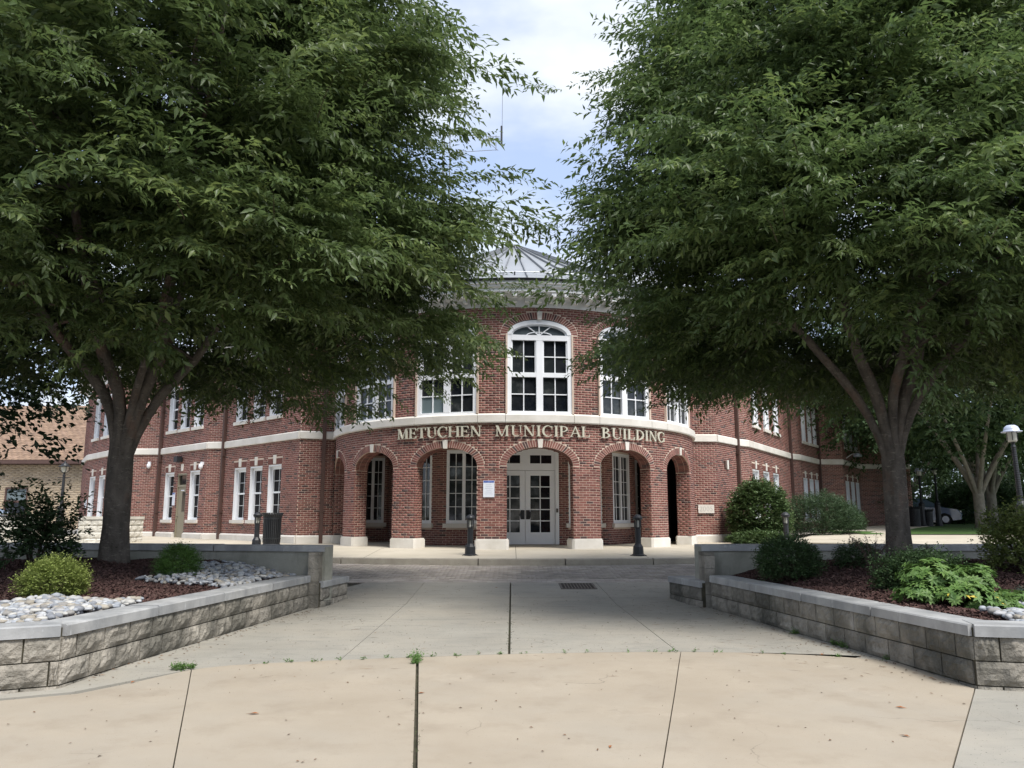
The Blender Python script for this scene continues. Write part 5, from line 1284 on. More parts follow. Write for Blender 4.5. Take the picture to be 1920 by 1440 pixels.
generic_tree('zelkova_tree', 'pale multi stemmed tree standing alone on the lawn, nearest of the lawn trees', 20.8, 36, .95, 7, 4.7, 12, 7.4, 420, .27, M_leafbg, 31, .24, 12, 12, .5, (.9, .9, .45), fork=1.5, spl=.9, bark=M_barkp)
generic_tree('zelkova_tree', 'multi stemmed tree just behind and right of the nearest lawn tree', 24.9, 42, .98, 6, 5.0, 12.5, 7.4, 360, .30, M_leafbg, 33, .26, 12, 11, .5, (.9, .9, .45), fork=1.6, spl=.9, bark=M_barkp)
generic_tree('zelkova_tree', 'shade tree over the path behind the right zelkova trunk', 14.2, 26.5, .6, 6, 4.8, 11.5, 4.6, 120, .16, M_leafbg, 35, .22, 11, 11, .45, (.8, .8, .4), fork=1.8, spl=.8) if False else None
for i, (a, b, h, r_, lab) in enumerate([(27, 56, 13, 6.5, 'dark round crowned tree beyond the parked cars, left of the lawn trees'), (36, 60, 14, 7.5, 'tall dense tree beyond the hedge behind the lawn trees'), (47, 58, 14, 8, 'broad dark tree at the right edge beyond the lawn'), (21.5, 70, 15, 7, 'far tree rising behind the far right end of the building'), (38, 46, 12, 6, 'dense tree over the lawn behind the leaning lamp')]):
    generic_tree('shade_tree', lab, a, b, grp_ground(a, b), 5, 2.6, h, r_, 190, .34, M_leafbg, 41 + i, .3, 9, 10, .55, (1.1, 1.1, .7), group=None, spl=1.4)
def treeline(label, x0, x1, y0, y1, h, n, seed):
    global rng; rng = np.random.default_rng(seed); m = n // 10
    x = rng.uniform(x0, x1, m); y = rng.uniform(y0, y1, m); hh = h * (.75 + .25 * np.sin(x * .35) * np.sin(x * .11 + 2)); z = 1.5 + rng.uniform(0, 1, m) ** .8 * hh
    o = np.stack([x, y, z], 1); d = rng.normal(0, 1, (m, 3)); d[:, 1] -= .8; v, f, k = sprays(o, d, 10, 1.6, .55, .6, .2, .15, False)
    F = f; ob = wmesh('distant_trees', v, F, M_leafbg, None, tone=np.repeat(rng.uniform(0, .97, len(f) // k), k)); tag(ob, label, 'trees', kind='stuff')
treeline('dense belt of dark trees closing the view beyond the lawn on the right', 22, 120, 76, 92, 13, 60000, 77)
treeline('belt of street trees that shows only as reflections in the window glass', -45, 45, -40, -34, 9, 30000, 78)
# evergreen by the end of the right wing
def bush(name, label, cx, cy, z0, rx, ry, h, n, ls, lw, mat, seed, cat='shrub', shape=2.0, upright=.3, shell=.42, group=None, stems=6, t4=False, lump=.1, nl=8, spl=.16):
    global rng; rng = np.random.default_rng(seed)
    tr = thing(name, label, cat, (cx, cy, z0), group=group); n = int(n * 1.9); ls = ls * 1.35; spl = spl * .8; m = n // nl
    u = rng.uniform(0, 1, m); az = rng.uniform(0, 2 * np.pi, m); el = np.arccos(1 - u * 1.72); f = 1 - shell * rng.random(m) ** 1.4
    lb = 1 + lump * np.sin(3 * az + seed) * np.sin(2.5 * el + seed) + lump * .7 * np.sin(7 * az + 2 * seed) * np.sin(5 * el)
    x = cx + rx * np.sin(el) * np.cos(az) * f * lb; y = cy + ry * np.sin(el) * np.sin(az) * f * lb; z = z0 + h * .42 + h * .58 * np.cos(el) * f * lb
    z = np.maximum(z, z0 + .03); o = np.stack([x, y, z], 1); d = np.stack([np.sin(el) * np.cos(az), np.sin(el) * np.sin(az), np.cos(el) * .8 + upright], 1) + rng.normal(0, .35, (m, 3))
    v, fc, k = sprays(o, d, nl, rng.uniform(.6, 1.2, m) * spl, ls, lw, .1, ls * .25, t4, .9, .05); crown_mesh('foliage', [(v, fc, k, rng.uniform(0, .97, m * nl))], mat, tr)
    st = MB()
    for k in range(stems):
        a = 2 * math.pi * k / stems + .4; st.tube([(cx + .02 * math.cos(a), cy + .02 * math.sin(a), z0 - .05), (cx + rx * .25 * math.cos(a), cy + ry * .25 * math.sin(a), z0 + h * .4), (cx + rx * .55 * math.cos(a), cy + ry * .55 * math.sin(a), z0 + h * .72)], [.014 + rx * .01, .01 + rx * .006, .004], 5)
    st.build('stems', M_twig, tr, world=True); return tr
B = bush
# left bed
B('globe_shrub', 'yellow green globe shrub beside the pale stones in the left bed', -5.2, 9.35, .50, .30, .30, .42, 8000, .026, .5, M_lyellow, 51, shape=2, upright=.6, lump=.12)
B('globe_shrub', 'small fresh green globe shrub right of the left zelkova trunk', -4.72, 11.6, .58, .25, .25, .42, 8000, .024, .35, M_lgreen, 52, upright=.6)
B('rhododendron', 'dark purplish leaved open shrub left of the left zelkova trunk', -6.95, 11.9, .64, .62, .55, 1.22, 2200, .075, .45, M_lrhodo, 53, t4=True, shell=.85, lump=.22, upright=.7)
# right bed
B('globe_shrub', 'dark green globe shrub in front of the right rendered wall', 3.98, 11.8, .60, .40, .38, .50, 9000, .030, .5, M_ldark, 54)
B('dark_shrub', 'spreading dark leaved shrub between the right trunk and the bright green shrub', 4.95, 9.9, .46, .52, .42, .54, 9000, .034, .5, M_ldark, 55, shell=.6, lump=.15)
B('low_shrub', 'small dark shrub at the foot of the right zelkova trunk', 5.15, 12.2, .66, .28, .25, .36, 3000, .03, .5, M_ldark, 56)
B('tall_shrub', 'olive and yellow leaved upright shrub near the right edge of the bed', 7.45, 11.9, .62, .58, .55, .98, 6500, .045, .5, M_lolive, 57, shell=.7, lump=.2, upright=.7)
B('ground_plant', 'small blue green creeping plant on the mulch right of the bright green shrub', 5.85, 9.25, .50, .16, .13, .09, 900, .03, .2, M_lblue, 58, cat='plant')
# against the building
B('round_shrub', 'big rounded pale green shrub against the right wing beside the date stone', 8.35, 27.3, .62, .92, .85, 1.95, 12000, .085, .6, M_lgreen if False else leafmat('soft green leaves', [(.06, .105, .035), (.09, .14, .05), (.07, .12, .04), (.12, .17, .07)]), 61, lump=.08, spl=.3)
B('low_shrub', 'low trailing green plants under the big rounded shrub', 8.0, 26.2, .60, 1.0, .4, .30, 5000, .07, .5, MATS['soft green leaves'], 62)
B('spreading_shrub', 'wide grey green spreading shrub under the second window group of the right wing', 11.9, 31.2, .70, 1.35, 1.1, 1.55, 13000, .075, .3, leafmat('grey green leaves', [(.045, .085, .04), (.07, .115, .055), (.055, .095, .045), (.09, .14, .07)]), 63, lump=.12, spl=.3, upright=.6)
B('dark_shrub', 'dark low shrub at the right end of the grey green spreading shrub', 14.0, 34.2, .80, .8, .7, 1.0, 5000, .07, .4, M_ldark, 64, spl=.25)
B('dark_shrub', 'dark evergreen mass beside the far corner of the right wing', 20.4, 44.5, .95, 1.3, 1.2, 4.2, 8000, .16, .45, M_ldark, 65, spl=.5)
B('round_shrub', 'mid green leafy shrub behind the left bed below the lamp post', -18.3, 25.0, .62, 1.05, .9, 1.75, 8000, .10, .5, M_lgreen, 66, spl=.35, lump=.2)
B('upright_shrub', 'light green upright shrub touching the left lamp post', -18.1, 27.0, .62, .55, .5, 2.4, 4500, .10, .5, leafmat('light green leaves', [(.09, .15, .06), (.13, .2, .08), (.1, .17, .07), (.16, .24, .1)]), 67, spl=.35, lump=.25)
# hedges behind the lawn trees
for i, (a, b, w, h, lab) in enumerate([(27.5, 47, 3.2, 2.4, 'dark hedge left of the two lawn trees'), (34, 48, 4.2, 2.6, 'dark hedge right of the lawn trees behind the lamp'), (23.2, 50.5, 1.5, 1.7, 'low dark hedge in front of the parked cars')]):
    B('hedge', lab, a, b, grp_ground(a, b) - .1, w, 1.2, h, 12000, .16, .5, M_ldark, 70 + i, cat='hedge', spl=.5)
# barberry: spindly stems with small leaves
def spindly(label, cx, cy, z0, n, h, seed):
    global rng; rng = np.random.default_rng(seed); th = thing('barberry', label, 'shrub', (cx, cy, z0)); st = MB(); O = []; Dd = []
    for k in range(n):
        a = 6.283 * k / n + rng.uniform(-.3, .3); q = [(cx, cy, z0 - .02), (cx + .12 * math.cos(a), cy + .12 * math.sin(a), z0 + h * .5), (cx + .34 * math.cos(a), cy + .2 * math.sin(a), z0 + h * rng.uniform(.7, 1.1))]
        st.tube(q, [.007, .005, .002], 4)
        for u in np.linspace(.15, 1, 16):
            i_ = 0 if u < .5 else 1; w_ = (u - .5 * i_) * 2; p = np.array(q[i_]) * (1 - w_) + np.array(q[i_ + 1]) * w_; O.append(p); Dd.append(rng.normal(0, 1, 3) + np.array([0, 0, .5]))
    st.build('stems', M_twig, th, world=True); O = np.array(O); v, f, k = sprays(O, np.array(Dd), 5, .06, .03, .55, .0, .012, False); crown_mesh('foliage', [(v, f, k, rng.uniform(0, .97, len(O) * 5))], M_lred, th)
spindly('thin purple leaved barberry in front of the rendered wall left of the right trunk', 4.98, 11.3, .60, 9, .72, 81)
# bright shrub with whorls of large leaves, the nearest leaves are single parts
def whorl_bush():
    global rng; rng = np.random.default_rng(91); cx, cy, z0 = 4.72, 8.75, .47
    th = thing('bright_shrub', 'bright green broad leaved shrub with a few yellow leaves by the right wall', 'shrub', (cx, cy, z0))
    wh = []
    lob = [(4.60, 8.75, .78, .34, .26), (4.95, 8.70, .72, .30, .24), (4.40, 8.6, .62, .26, .20), (5.18, 8.85, .82, .15, .15), (5.3, 8.5, .58, .22, .14), (4.75, 8.45, .62, .36, .18), (5.0, 8.35, .55, .28, .14)]
    for (a, b, c, r_, h_) in lob:
        k = int(75 * (r_ / .3) ** 2) + 14
        for _ in range(k):
            d = rng.normal(0, 1, 3); d /= np.linalg.norm(d); d[2] = abs(d[2]) * .9 + .05 if rng.random() < .8 else d[2]; f = 1 - .35 * rng.random() ** 2
            wh.append((np.array([a - .08, b + .12, c - .04]) + d * np.array([r_, r_, h_]) * f, d))
    P = []; D = []; N = []; T = []
    for p, d in wh:
        ax = np.array([d[0], d[1], abs(d[2]) + .5]); ax /= np.linalg.norm(ax); u = np.cross(ax, [.3, .9, .1]); u /= np.linalg.norm(u); w = np.cross(ax, u); nl = rng.integers(7, 11); ph0 = rng.uniform(0, 6)
        for j in range(nl):
            an = ph0 + 6.283 * j / nl; r_ = u * math.cos(an) + w * math.sin(an); dd = r_ + ax * rng.uniform(.0, .5); P.append(p); D.append(dd); N.append(ax + rng.normal(0, .12, 3)); T.append(rng.uniform(0, .97))
    P, D, N = map(np.array, (P, D, N)); Ls = rng.uniform(.055, .095, len(P)); order = np.argsort(P[:, 1] - P[:, 2] * .8)
    big = order[:260]; rest = order[260:]
    v, f, k = leaf_arrays(P[rest], D[rest], N[rest], Ls[rest], Ls[rest] * .40, .18, True); crown_mesh('foliage', [(v, f, k, np.array(T)[rest])], M_lbright, th)
    for i in big:
        v, f, k = leaf_arrays(P[i:i + 1], D[i:i + 1], N[i:i + 1], Ls[i:i + 1], Ls[i:i + 1] * .40, .18, True)
        yl = i % 23 == 0 and P[i][2] < .68
        wmesh('leaf', v, f, M_petal if yl else M_lbright, th, center=True)
    st = MB()
    for a, b, c, r_, h_ in lob: st.tube([(cx, cy, z0 - .03), ((cx + a) / 2, (cy + b) / 2, z0 + .12), (a, b, c)], [.014, .01, .006], 5)
    st.build('stems', M_twig, th, world=True)
whorl_bush()

# ------------------------------------------------------------------ STREET FURNITURE
def bollard(loc, label, first=None):
    if first is not None:
        o = copy_tree(first); o.location = loc; o['label'] = label; return o
    th = thing('bollard_light', label, 'bollard', loc, group='black bollard lights along the walkway')
    MB().lathe([(.175, 0), (.175, .03), (.135, .05), (.13, .16), (.125, .22), (.10, .26), (.078, .30), (.075, .66), (.085, .70)], 16, flute=.07).build('post', M_black, th)
    MB().box(-.2, .2, -.05, .05, 0.0, .022).box(-.05, .05, -.2, .2, .0, .0215).build('foot_plate', M_black, th)
    MB().lathe([(.045, .70), (.05, .72), (.05, .86), (.045, .87)], 10).build('lamp_glass', M_lampg, th)
    m = MB()
    for k in range(6): a = 6.283 * k / 6; m.tube([(.075 * math.cos(a), .075 * math.sin(a), .69), (.075 * math.cos(a), .075 * math.sin(a), .88)], [.013] * 2, 5)
    m.build('cage', M_black, th)
    MB().lathe([(.08, .87), (.12, .89), (.125, .94), (.10, .975), (.05, 1.01), (.02, 1.02)], 16).build('cap', M_black, th); return th
b0 = bollard((-1.04, 20.3, .485), 'black bollard light left of the entrance doors in front of the brick pier')
bollard((3.14, 20.3, .485), 'black bollard light in front of the arch right of the entrance doors', b0)
bollard((7.72, 22.9, .56), 'black bollard light in front of the big rounded shrub on the right', b0)
bollard((-7.4, 23.6, .56), 'black bollard light standing in front of the slatted litter bin', b0)
def litter_bin(loc, label, first=None, s=1.):
    if first is not None: o = copy_tree(first); o.location = loc; o['label'] = label; return o
    th = thing('litter_bin', label, 'bin', loc, group='black slatted litter bins')
    MB().lathe([(.27, 0.0), (.27, .04), (.25, .06), (.25, .10)], 20).build('base', M_black, th)
    MB().lathe([(.235, .05), (.235, .95)], 20).build('liner', M_black2, th)
    for k in range(28):
        a = 6.283 * k / 28; c, s_ = math.cos(a), math.sin(a); r0, r1, r2 = .262, .272, .33; w = .018; m = MB()
        for (rr, z) in ((r0, .10), (r1, .86), (r2, 1.0)): m.V += [(c * rr - s_ * w, s_ * rr + c * w, z), (c * rr + s_ * w, s_ * rr - c * w, z), (c * (rr - .01) + s_ * w, s_ * (rr - .01) - c * w, z), (c * (rr - .01) - s_ * w, s_ * (rr - .01) + c * w, z)]
        for i in (0, 4): m.F += [(i, i + 1, i + 5, i + 4), (i + 1, i + 2, i + 6, i + 5), (i + 2, i + 3, i + 7, i + 6), (i + 3, i, i + 4, i + 7)]
        m.build('slat', M_black, th)
    MB().lathe([(.27, .80), (.275, .80), (.275, .84), (.27, .84)], 20).lathe([(.265, .2), (.27, .2), (.27, .24), (.265, .24)], 20).build('hoop', M_black, th); return th
lb = litter_bin((-7.35, 24.9, .57), 'black slatted litter bin against the left wing behind a bollard')
litter_bin((19.0, 38.3, .95), 'dark litter bin on the lawn at the foot of the nearer distant lamp', lb); litter_bin((20.3, 39.6, .97), 'dark litter bin between the two distant lamp posts', lb).scale = (.85, .85, .85)
def lamp(loc, label, h, kind, rz=0., tilt=0.):
    th = thing('street_lamp', label, 'street lamp', loc, rz, group='black post top lamps'); th.rotation_euler = (0, tilt, rz)
    m = MB().lathe([(.19, 0), (.19, .06), (.15, .1), (.145, .3), (.13, .34), (.125, h * .36), (.14, h * .37), (.14, h * .39), (.09, h * .41), (.07, h * .42)], 20, flute=.05); m.build('post_base', M_black, th)
    m = MB(); k = 46; V = []
    prof = []
    for i in range(k + 1):
        z = h * .42 + (h * .40) * i / k; prof.append((.062 - .014 * i / k + (.005 if i % 2 else 0), z))
    m.lathe(prof + [(.055, h * .825), (.06, h * .83), (.035, h * .85), (.04, h * .86), (.09, h * .868)], 12); m.build('shaft', M_black, th)
    if kind == 'dome':
        MB().lathe([(.085, h * .868), (.12, h * .885), (.125, h * .94), (.125, h * .945)], 14).build('lamp_glass', M_lampg, th, smooth=True)
        m = MB()
        for q in range(6): a = 6.283 * q / 6; m.tube([(.125 * math.cos(a), .125 * math.sin(a), h * .88), (.13 * math.cos(a), .13 * math.sin(a), h * .945)], [.008] * 2, 4)
        m.build('cage', M_black, th)
        MB().lathe([(.235, h * .943), (.24, h * .95), (.185, h * .953), (.18, h * .965), (.15, h * .985), (.09, h * .998), (.02, h)], 18).build('lamp_shade', M_lampd, th, smooth=True)
    else:
        MB().lathe([(.06, h * .868), (.10, h * .88), (.15, h * .945), (.15, h * .95)], 8).build('lamp_glass', M_lampg, th)
        m = MB()
        for q in range(4): a = 6.283 * (q + .5) / 4; m.tube([(.07 * math.cos(a), .07 * math.sin(a), h * .868), (.18 * math.cos(a), .18 * math.sin(a), h * .90), (.18 * math.cos(a), .18 * math.sin(a), h * .95)], [.012] * 3, 4)
        m.build('cage', M_black, th); MB().lathe([(.25, h * .948), (.25, h * .955), (.16, h * .965), (.12, h * .99), (.05, h), (.02, h * 1.03)], 14).build('lamp_shade', M_black, th)
        MB().tube([(-.26, 0, h * .80), (.26, 0, h * .80)], [.014] * 2, 5).build('ladder_bar', M_black, th)
    return th
lamp((12.62, 20.0, .47), 'leaning black lamp with fluted base and pale dome at the right edge', 3.25, 'dome', 0, R(-1.6))
lamp((-18.1, 32.5, .65), 'black lantern lamp with dark cap in front of the tan building', 2.95, 'lantern')
lamp((20.0, 39.5, .97), 'distant lamp with pale dome just right of the right zelkova trunk', 2.85, 'dome')
lamp((21.3, 40.5, .98), 'distant lantern lamp right of the pale domed one', 2.95, 'lantern')
lamp((27.8, 56.5, 1.1), 'farthest small domed lamp beside the parked blue car', 3.3, 'dome')
fp = thing('sign_post', 'plain dark square post standing beside the leaning lamp at the right edge', 'post', (13.25, 20.6, .5)); MB().box(-.05, .05, -.04, .04, 0, 1.55).build('post', M_black, fp); MB().box(-.06, .06, -.05, .05, 1.55, 1.6).build('cap', M_black, fp)

# cars
def car(label, loc, rz, paint, s=1., group='cars parked beyond the lawn'):
    th = thing('parked_car', label, 'car', loc, rz, group)
    L2, W2 = 2.3, .9
    pr = [(-2.3, .35), (-2.32, .7), (-2.2, .95), (-1.55, 1.02), (-.85, 1.42), (.55, 1.46), (1.4, 1.05), (2.15, .92), (2.32, .65), (2.28, .32)]
    body = [(-2.3, .3), (-2.34, .7), (-2.22, .95), (-1.5, 1.0), (1.35, .98), (2.1, .88), (2.32, .62), (2.28, .3), (1.85, .25), (1.72, .55), (1.4, .68), (1.08, .55), (.95, .25), (-.95, .25), (-1.08, .55), (-1.4, .68), (-1.72, .55), (-1.85, .25)]
    m = MB(); n = len(body)
    for w, sc in ((-W2, 1), (-W2 + .06, 1), (W2 - .06, 1), (W2, 1)):
        k = .97 if abs(w) == W2 else 1.0; m.V += [(a * k, w, (b - .6) * k + .6) for a, b in body]
    for j in range(3): m.F += [(j * n + i, j * n + (i + 1) % n, (j + 1) * n + (i + 1) % n, (j + 1) * n + i) for i in range(n)]
    m.F += [tuple(range(n))[::-1], tuple(range(3 * n, 4 * n))]; m.build('body', paint, th)
    cab = [(-1.55, .99), (-.9, 1.40), (.5, 1.43), (1.35, .98)]; m = MB(); m.V = [(a, -.80, b) for a, b in cab] + [(a, .80, b) for a, b in cab]; m.V[1] = (-.9, -.62, 1.4); m.V[2] = (.5, -.62, 1.43); m.V[5] = (-.9, .62, 1.4); m.V[6] = (.5, .62, 1.43)
    m.F = [(0, 1, 2, 3), (7, 6, 5, 4), (0, 4, 5, 1), (2, 6, 7, 3)]; m.build('windows', M_carglass, th)
    MB().add([(-.92, -.63, 1.395), (.52, -.63, 1.425), (.52, .63, 1.425), (-.92, .63, 1.395), (-.8, -.55, 1.46), (.4, -.55, 1.48), (.4, .55, 1.48), (-.8, .55, 1.46)], [(0, 3, 2, 1), (4, 5, 6, 7), (0, 1, 5, 4), (1, 2, 6, 5), (2, 3, 7, 6), (3, 0, 4, 7)]).build('roof', paint, th)
    for a in (-1.4, 1.4):
        for w in (-.82, .82):
            q = MB().tube([(a, w - .1, .32), (a, w + .1, .32)], [.32] * 2, 18).build('wheel', M_tyre, th); MB().tube([(a, w - .11, .32), (a, w + .11, .32)], [.19] * 2, 10).build('rim', M_silver, q)
    for w in (-.62, .62): MB().box(2.2, 2.31, w - .16, w + .16, .66, .80).build('headlight', M_lampg, th)
    MB().box(.9, 1.05, -1.02, -.86, .98, 1.12).box(.9, 1.05, .86, 1.02, .98, 1.12).build('mirrors', paint, th); return th
car('dark blue parked car nearest the building behind the lamps', (22.9, 46.3, 1.0), R(-8), M_bluecar)
car('second blue car parked farther right toward the lawn trees', (27.0, 51.0, 1.05), R(-6), M_bluecar)
car('black car parked right of the distant lantern lamp', (24.8, 48.8, 1.03), R(-10), M_blkcar)
car('dark car roof showing above the stone wall at the left edge', (-20.6, 30.2, .62), R(5), M_blkcar, group='cars left of the building')

# ------------------------------------------------------------------ LEFT BACKGROUND
tb = thing('tan_building', 'low tan brick building with brown shingle roof at the far left', 'building', (-40, 45, .8))
tacc = Acc(); tm = MB(); tp = Path([(-58, 46.0), (-19.5, 46.0)]); zg = .7
ops = [rect(58 - 28.9, 58 - 27.6, 1.0, 3.1)]
k = 0; z = zg
while z < 4.35:
    s = (.2 if k % 2 else 0)
    while s < tp.L:
        a, b = s + .006, min(s + .394, tp.L); s += .4
        for x0, y0 in subtract(a, b, blocked(ops, z + .05, 0)):
            if y0 - x0 < .04 or x0 < 20: continue
            tacc.box8([(tp.at(x0)[0], 46.0, z + .006), (tp.at(y0 - 1e-6)[0], 46.0, z + .006), (tp.at(y0 - 1e-6)[0], 46.05, z + .006), (tp.at(x0)[0], 46.05, z + .006), (tp.at(x0)[0], 46.0, z + .094), (tp.at(y0 - 1e-6)[0], 46.0, z + .094), (tp.at(y0 - 1e-6)[0], 46.05, z + .094), (tp.at(x0)[0], 46.05, z + .094)], random.random())
    z += .1; k += 1
bricks_build(tacc, 'brick_courses', M_buff, tb, 'stuff')
M_buffm = material('buff mortar', (.55, .45, .33), .9)
MB().box(-58, -28.9, 46.012, 58, .2, 4.42).box(-27.6, -19.5, 46.012, 58, .2, 4.42).box(-28.9, -27.6, 46.012, 58, 3.1, 4.42).box(-28.9, -27.6, 46.012, 58, .2, 1.0).build('wall', M_buffm, tb, world=True)
x = frame_xf((-28.25, 46.0), (1, 0), (0, -1))
w = MB().box(-.65, -.57, -.1, .02, 1.0, 3.1).box(.57, .65, -.1, .02, 1.0, 3.1).box(-.57, .57, -.1, .02, 3.02, 3.1).box(-.57, .57, -.1, .02, 1.0, 1.06).box(-.57, .57, -.1, .01, 2.25, 2.38).xf(x).build('window', M_brown, tb, world=True)
pane(w, x, -.57, .57, 1.06, 2.25, -.05, M_glass); pane(w, x, -.57, .57, 2.38, 3.02, -.05, M_glass2)
MB().box(-58.5, -19.2, 45.3, 45.42, 4.42, 4.62).box(-58.5, -19.2, 45.42, 46.1, 4.40, 4.44).build('gutter', M_brown, tb, world=True)
rm_ = MB(); rm_.V = [(-58.6, 45.35, 4.62), (-19.1, 45.35, 4.62), (-19.1, 52.5, 8.7), (-58.6, 52.5, 8.7), (-58.6, 59.6, 4.62), (-19.1, 59.6, 4.62)]; rm_.F = [(0, 1, 2, 3), (3, 2, 5, 4)]; rm_.build('roof', M_shingle, tb, world=True)
sh = Acc(); k = 0
for j in range(34):
    f0 = j / 34; f1 = (j + 1.25) / 34; s = -45. + (.17 if j % 2 else 0)
    while s < -19.2:
        y0, z0_ = 45.35 + 7.15 * f0, 4.62 + 4.08 * f0 + .035; y1, z1_ = 45.35 + 7.15 * min(1, f1), 4.62 + 4.08 * min(1, f1) + .012; e = min(s + .335, -19.15)
        sh.box8([(s, y0, z0_ - .02), (e, y0, z0_ - .02), (e, y1, z1_ - .02), (s, y1, z1_ - .02), (s, y0, z0_), (e, y0, z0_), (e, y1, z1_), (s, y1, z1_)], random.random()); s += .34
bricks_build(sh, 'shingles', M_shingle, tb, 'stuff')
def stone_wall(label, pts, ztop):
    th = thing('stone_wall', label, 'wall', (pts[0][0], pts[0][1], .6))
    for A, B in zip(pts, pts[1:]):
        A, B = np.array(A), np.array(B); d = (B - A) / np.hypot(*(B - A)); n = np.array([d[1], -d[0]]); L_ = np.hypot(*(B - A))
        MB().prism([tuple(A - n * .03), tuple(B - n * .03), tuple(B - n * .33), tuple(A - n * .33)], .4, ztop - .1).build('wall_core', M_sand, th, world=True)
        z = ztop - .1; r_ = 0
        while z > .6:
            z -= .2; s = -.2 * (r_ % 2); r_ += 1
            while s < L_:
                a, b = max(0, s), min(L_, s + .4); s += .4
                if b - a > .05:
                    c = A + d * (a + b) / 2; o = link('block', blockmesh(M_pale, random.randrange(6)), th); o.location = (c[0] - pts[0][0], c[1] - pts[0][1], z - .6); o.scale = ((b - a - .01) / .39, 1, .98); o.rotation_euler = (0, 0, math.atan2(d[1], d[0]))
        k = max(1, round(L_ / 1.2))
        for i in range(k):
            a, b = A + d * L_ * i / k, A + d * (L_ * (i + 1) / k - .01); MB().prism([tuple(a + n * .04), tuple(b + n * .04), tuple(b - n * .36), tuple(a - n * .36)], ztop - .1, ztop).build('cap_stone', M_pale, th, world=True, center=True)
stone_wall('long pale block wall behind the dark leaved shrub at the left edge', [(-24, 25.8), (-15.4, 26.3)], 1.44)
stone_wall('short pale block wall seen either side of the left zelkova trunk', [(-14.1, 26.4), (-12.95, 26.5)], 1.46)
stone_wall('stained return of pale block wall meeting the left wing right of the trunk', [(-12.95, 26.55), (-12.85, 28.3)], 1.46)
# distant red brick house seen past the cars
fb = thing('brick_house', 'distant red brick house glimpsed between the lamps', 'building', (33, 78, 1.2)); MB().box(30, 38, 78, 86, 1, 7).build('wall', M_brick, fb, world=True)
for a in (31.5, 33.6, 35.8): MB().box(a, a + 1, 77.95, 78.05, 3, 5).build('window', M_white, fb, world=True)
MB().add([(29.6, 77.6, 7), (38.4, 77.6, 7), (38.4, 86.4, 7), (29.6, 86.4, 7), (34, 82, 10)], [(0, 1, 4), (1, 2, 4), (2, 3, 4), (3, 0, 4)]).build('roof', M_shingle, fb, world=True)

# ------------------------------------------------------------------ WEEDS, LITTER
def weed(label, pts, h, n, seed, mat=None):
    global rng; rng = np.random.default_rng(seed); a = np.array(pts); th = thing('weed', label, 'weed', tuple(a.mean(0)))
    i = rng.integers(0, len(a), n); o = a[i] + rng.normal(0, 1, (n, 3)) * np.array([.018, .03, 0]); d = rng.normal(0, .6, (n, 3)); d[:, 2] = np.abs(d[:, 2]) + .5
    v, f, k = sprays(o, d, 7, rng.uniform(.3, 1, n) * h, min(.03, h * .9), .4, .1, .006, False, .8, .1); crown_mesh('foliage', [(v, f, k, rng.uniform(0, .97, n * 7))], mat or M_lgreen, th)
    tv, tf = tri_twigs(o, d, rng.uniform(.3, 1, n) * h, .1, .0015); wmesh('stems', tv, tf, M_lgreen, th)['kind'] = 'stuff'
weed('tuft of grassy weed at the top of the middle joint in the buff paving', [(-.96, 8.44, .03), (-.94, 8.3, .02), (-.93, 8.15, .02)], .13, 60, 101)
weed('small leafy weed on the paving near the left planter wall', [(-3.08, 7.85, .03), (-3.02, 7.88, .03), (-3.14, 7.83, .03)], .07, 70, 102)
weed('green weed at the foot of the right planter wall', [(3.62, 9.05, .03), (3.60, 9.2, .03)], .12, 40, 103); weed('second green weed nearer along the right planter wall', [(3.74, 8.3, .03)], .10, 26, 104)
weed('small weed on the wall foot farther along the right planter', [(3.45, 10.1, .03)], .10, 20, 105)
weed('weeds along the joint at the front edge of the grey apron', [(q, arcY(q), .03) for q in np.linspace(-2.4, 3.3, 26)], .03, 90, 106)
weed('thin moss and weeds in the long centre joint of the apron', [(-.03, q, .025) for q in np.linspace(8.8, 14, 60)], .014, 110, 107, leafmat('dull moss', [(.04, .05, .02), (.06, .07, .03), (.05, .055, .025), (.08, .08, .04)]))
weed('thin weeds in the joint of the buff paving', [(J[3](q), q, 0.0) for q in np.linspace(4, 8.1, 50)], .012, 80, 108, MATS['dull moss'])
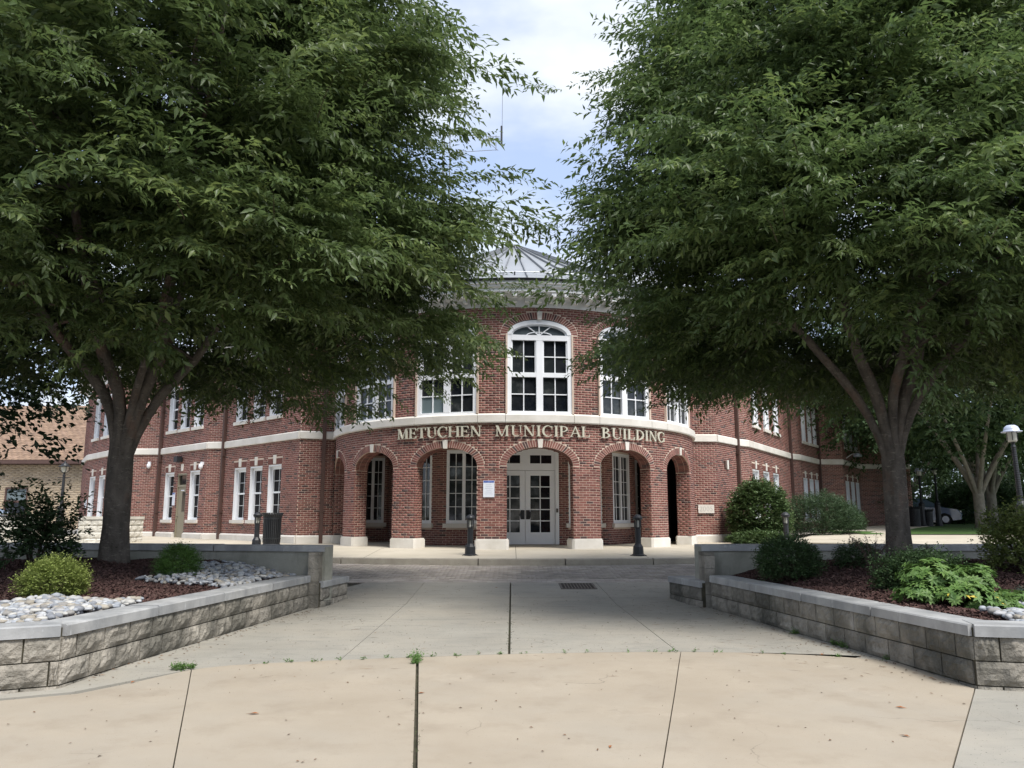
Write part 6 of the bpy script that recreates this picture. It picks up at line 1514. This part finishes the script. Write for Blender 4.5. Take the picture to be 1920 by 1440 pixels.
def litter():
    V = []; T = []
    def add(a, b, L_, w, z, cur=.006):
        th = random.uniform(0, 6.28); c, s_ = math.cos(th), math.sin(th); q = z + .004
        V.extend([(a - c * L_, b - s_ * L_, q), (a + s_ * w, b - c * w, q + cur), (a + c * L_, b + s_ * L_, q + random.uniform(0, cur)), (a - s_ * w, b + c * w, q + cur * .5)]); T.append(random.random())
    for _ in range(750):
        b = random.uniform(3.8, 16.2); a = random.uniform(-3.3, 3.3) * (1 if b > 7.5 else 1.5)
        L_ = random.uniform(.004, .016); add(a, b, L_, L_ * .5, gz(0, b))
    for _ in range(300):
        sd_ = random.choice((-1, 1)); b = random.uniform(7.2, 13); xe = 3.9 - (b - 7.1) * .135; a = sd_ * (xe - abs(random.gauss(0, .12)) - .06); add(a, b, random.uniform(.01, .03), random.uniform(.004, .01), gz(0, b))
    for _ in range(70): b = random.uniform(16.7, 19.0); a = random.uniform(-4, 4.5); add(a, b, random.uniform(.01, .03), .01, gz(0, b))
    for _ in range(260):   # twigs
        b = random.uniform(7.5, 16); a = random.uniform(-3, 3.2) if random.random() < .5 else random.uniform(2.2, 3.4) - (b - 8) * .06; add(a, b, random.uniform(.03, .10), .0022, gz(0, b), .002)
    o = wmesh('leaf_litter', V, np.arange(len(V)).reshape(-1, 4), M_litter, None, tone=T); tag(o, 'tiny dry leaf scraps and twigs scattered over the paving', 'leaf litter', kind='stuff')
litter()
lf = None
for i, (a, b, lab) in enumerate([(-1.9, 6.2, 'rusty fallen leaf beside the left joint of the buff paving'), (.62, 5.35, 'rusty fallen leaf near the bottom centre of the buff paving'), (2.95, 6.4, 'rusty fallen leaf on the buff paving toward the right wall'), (3.2, 8.6, 'largest orange fallen leaf among twigs by the right planter wall'), (2.6, 5.6, 'brown fallen leaf near the right joint of the buff paving'), (-.75, 6.9, 'brown fallen leaf just right of the weedy middle joint'), (-3.3, 7.3, 'orange fallen leaf at the foot of the left planter wall corner'), (-.3, 15.6, 'brown fallen leaf on the grey apron left of the drain grate')]):
    if lf is None:
        lf = MB().add([(-.03, 0, .004), (0, -.014, .012), (.034, .004, .005), (.004, .015, .010), (-.05, .002, .003)], [(0, 1, 2), (0, 2, 3), (4, 1, 0)]).build('fallen_leaf', material('rusty dry leaf', (.30, .12, .045), .8)); o = lf
    else: o = lf.copy(); COL.objects.link(o)
    tag(o, lab, 'leaf', 'fallen brown leaves on the paving'); o.location = (a, b, gz(0, b) + .001); o.rotation_euler = (0, 0, i * 1.3); o.scale = (random.uniform(.8, 1.3),) * 3
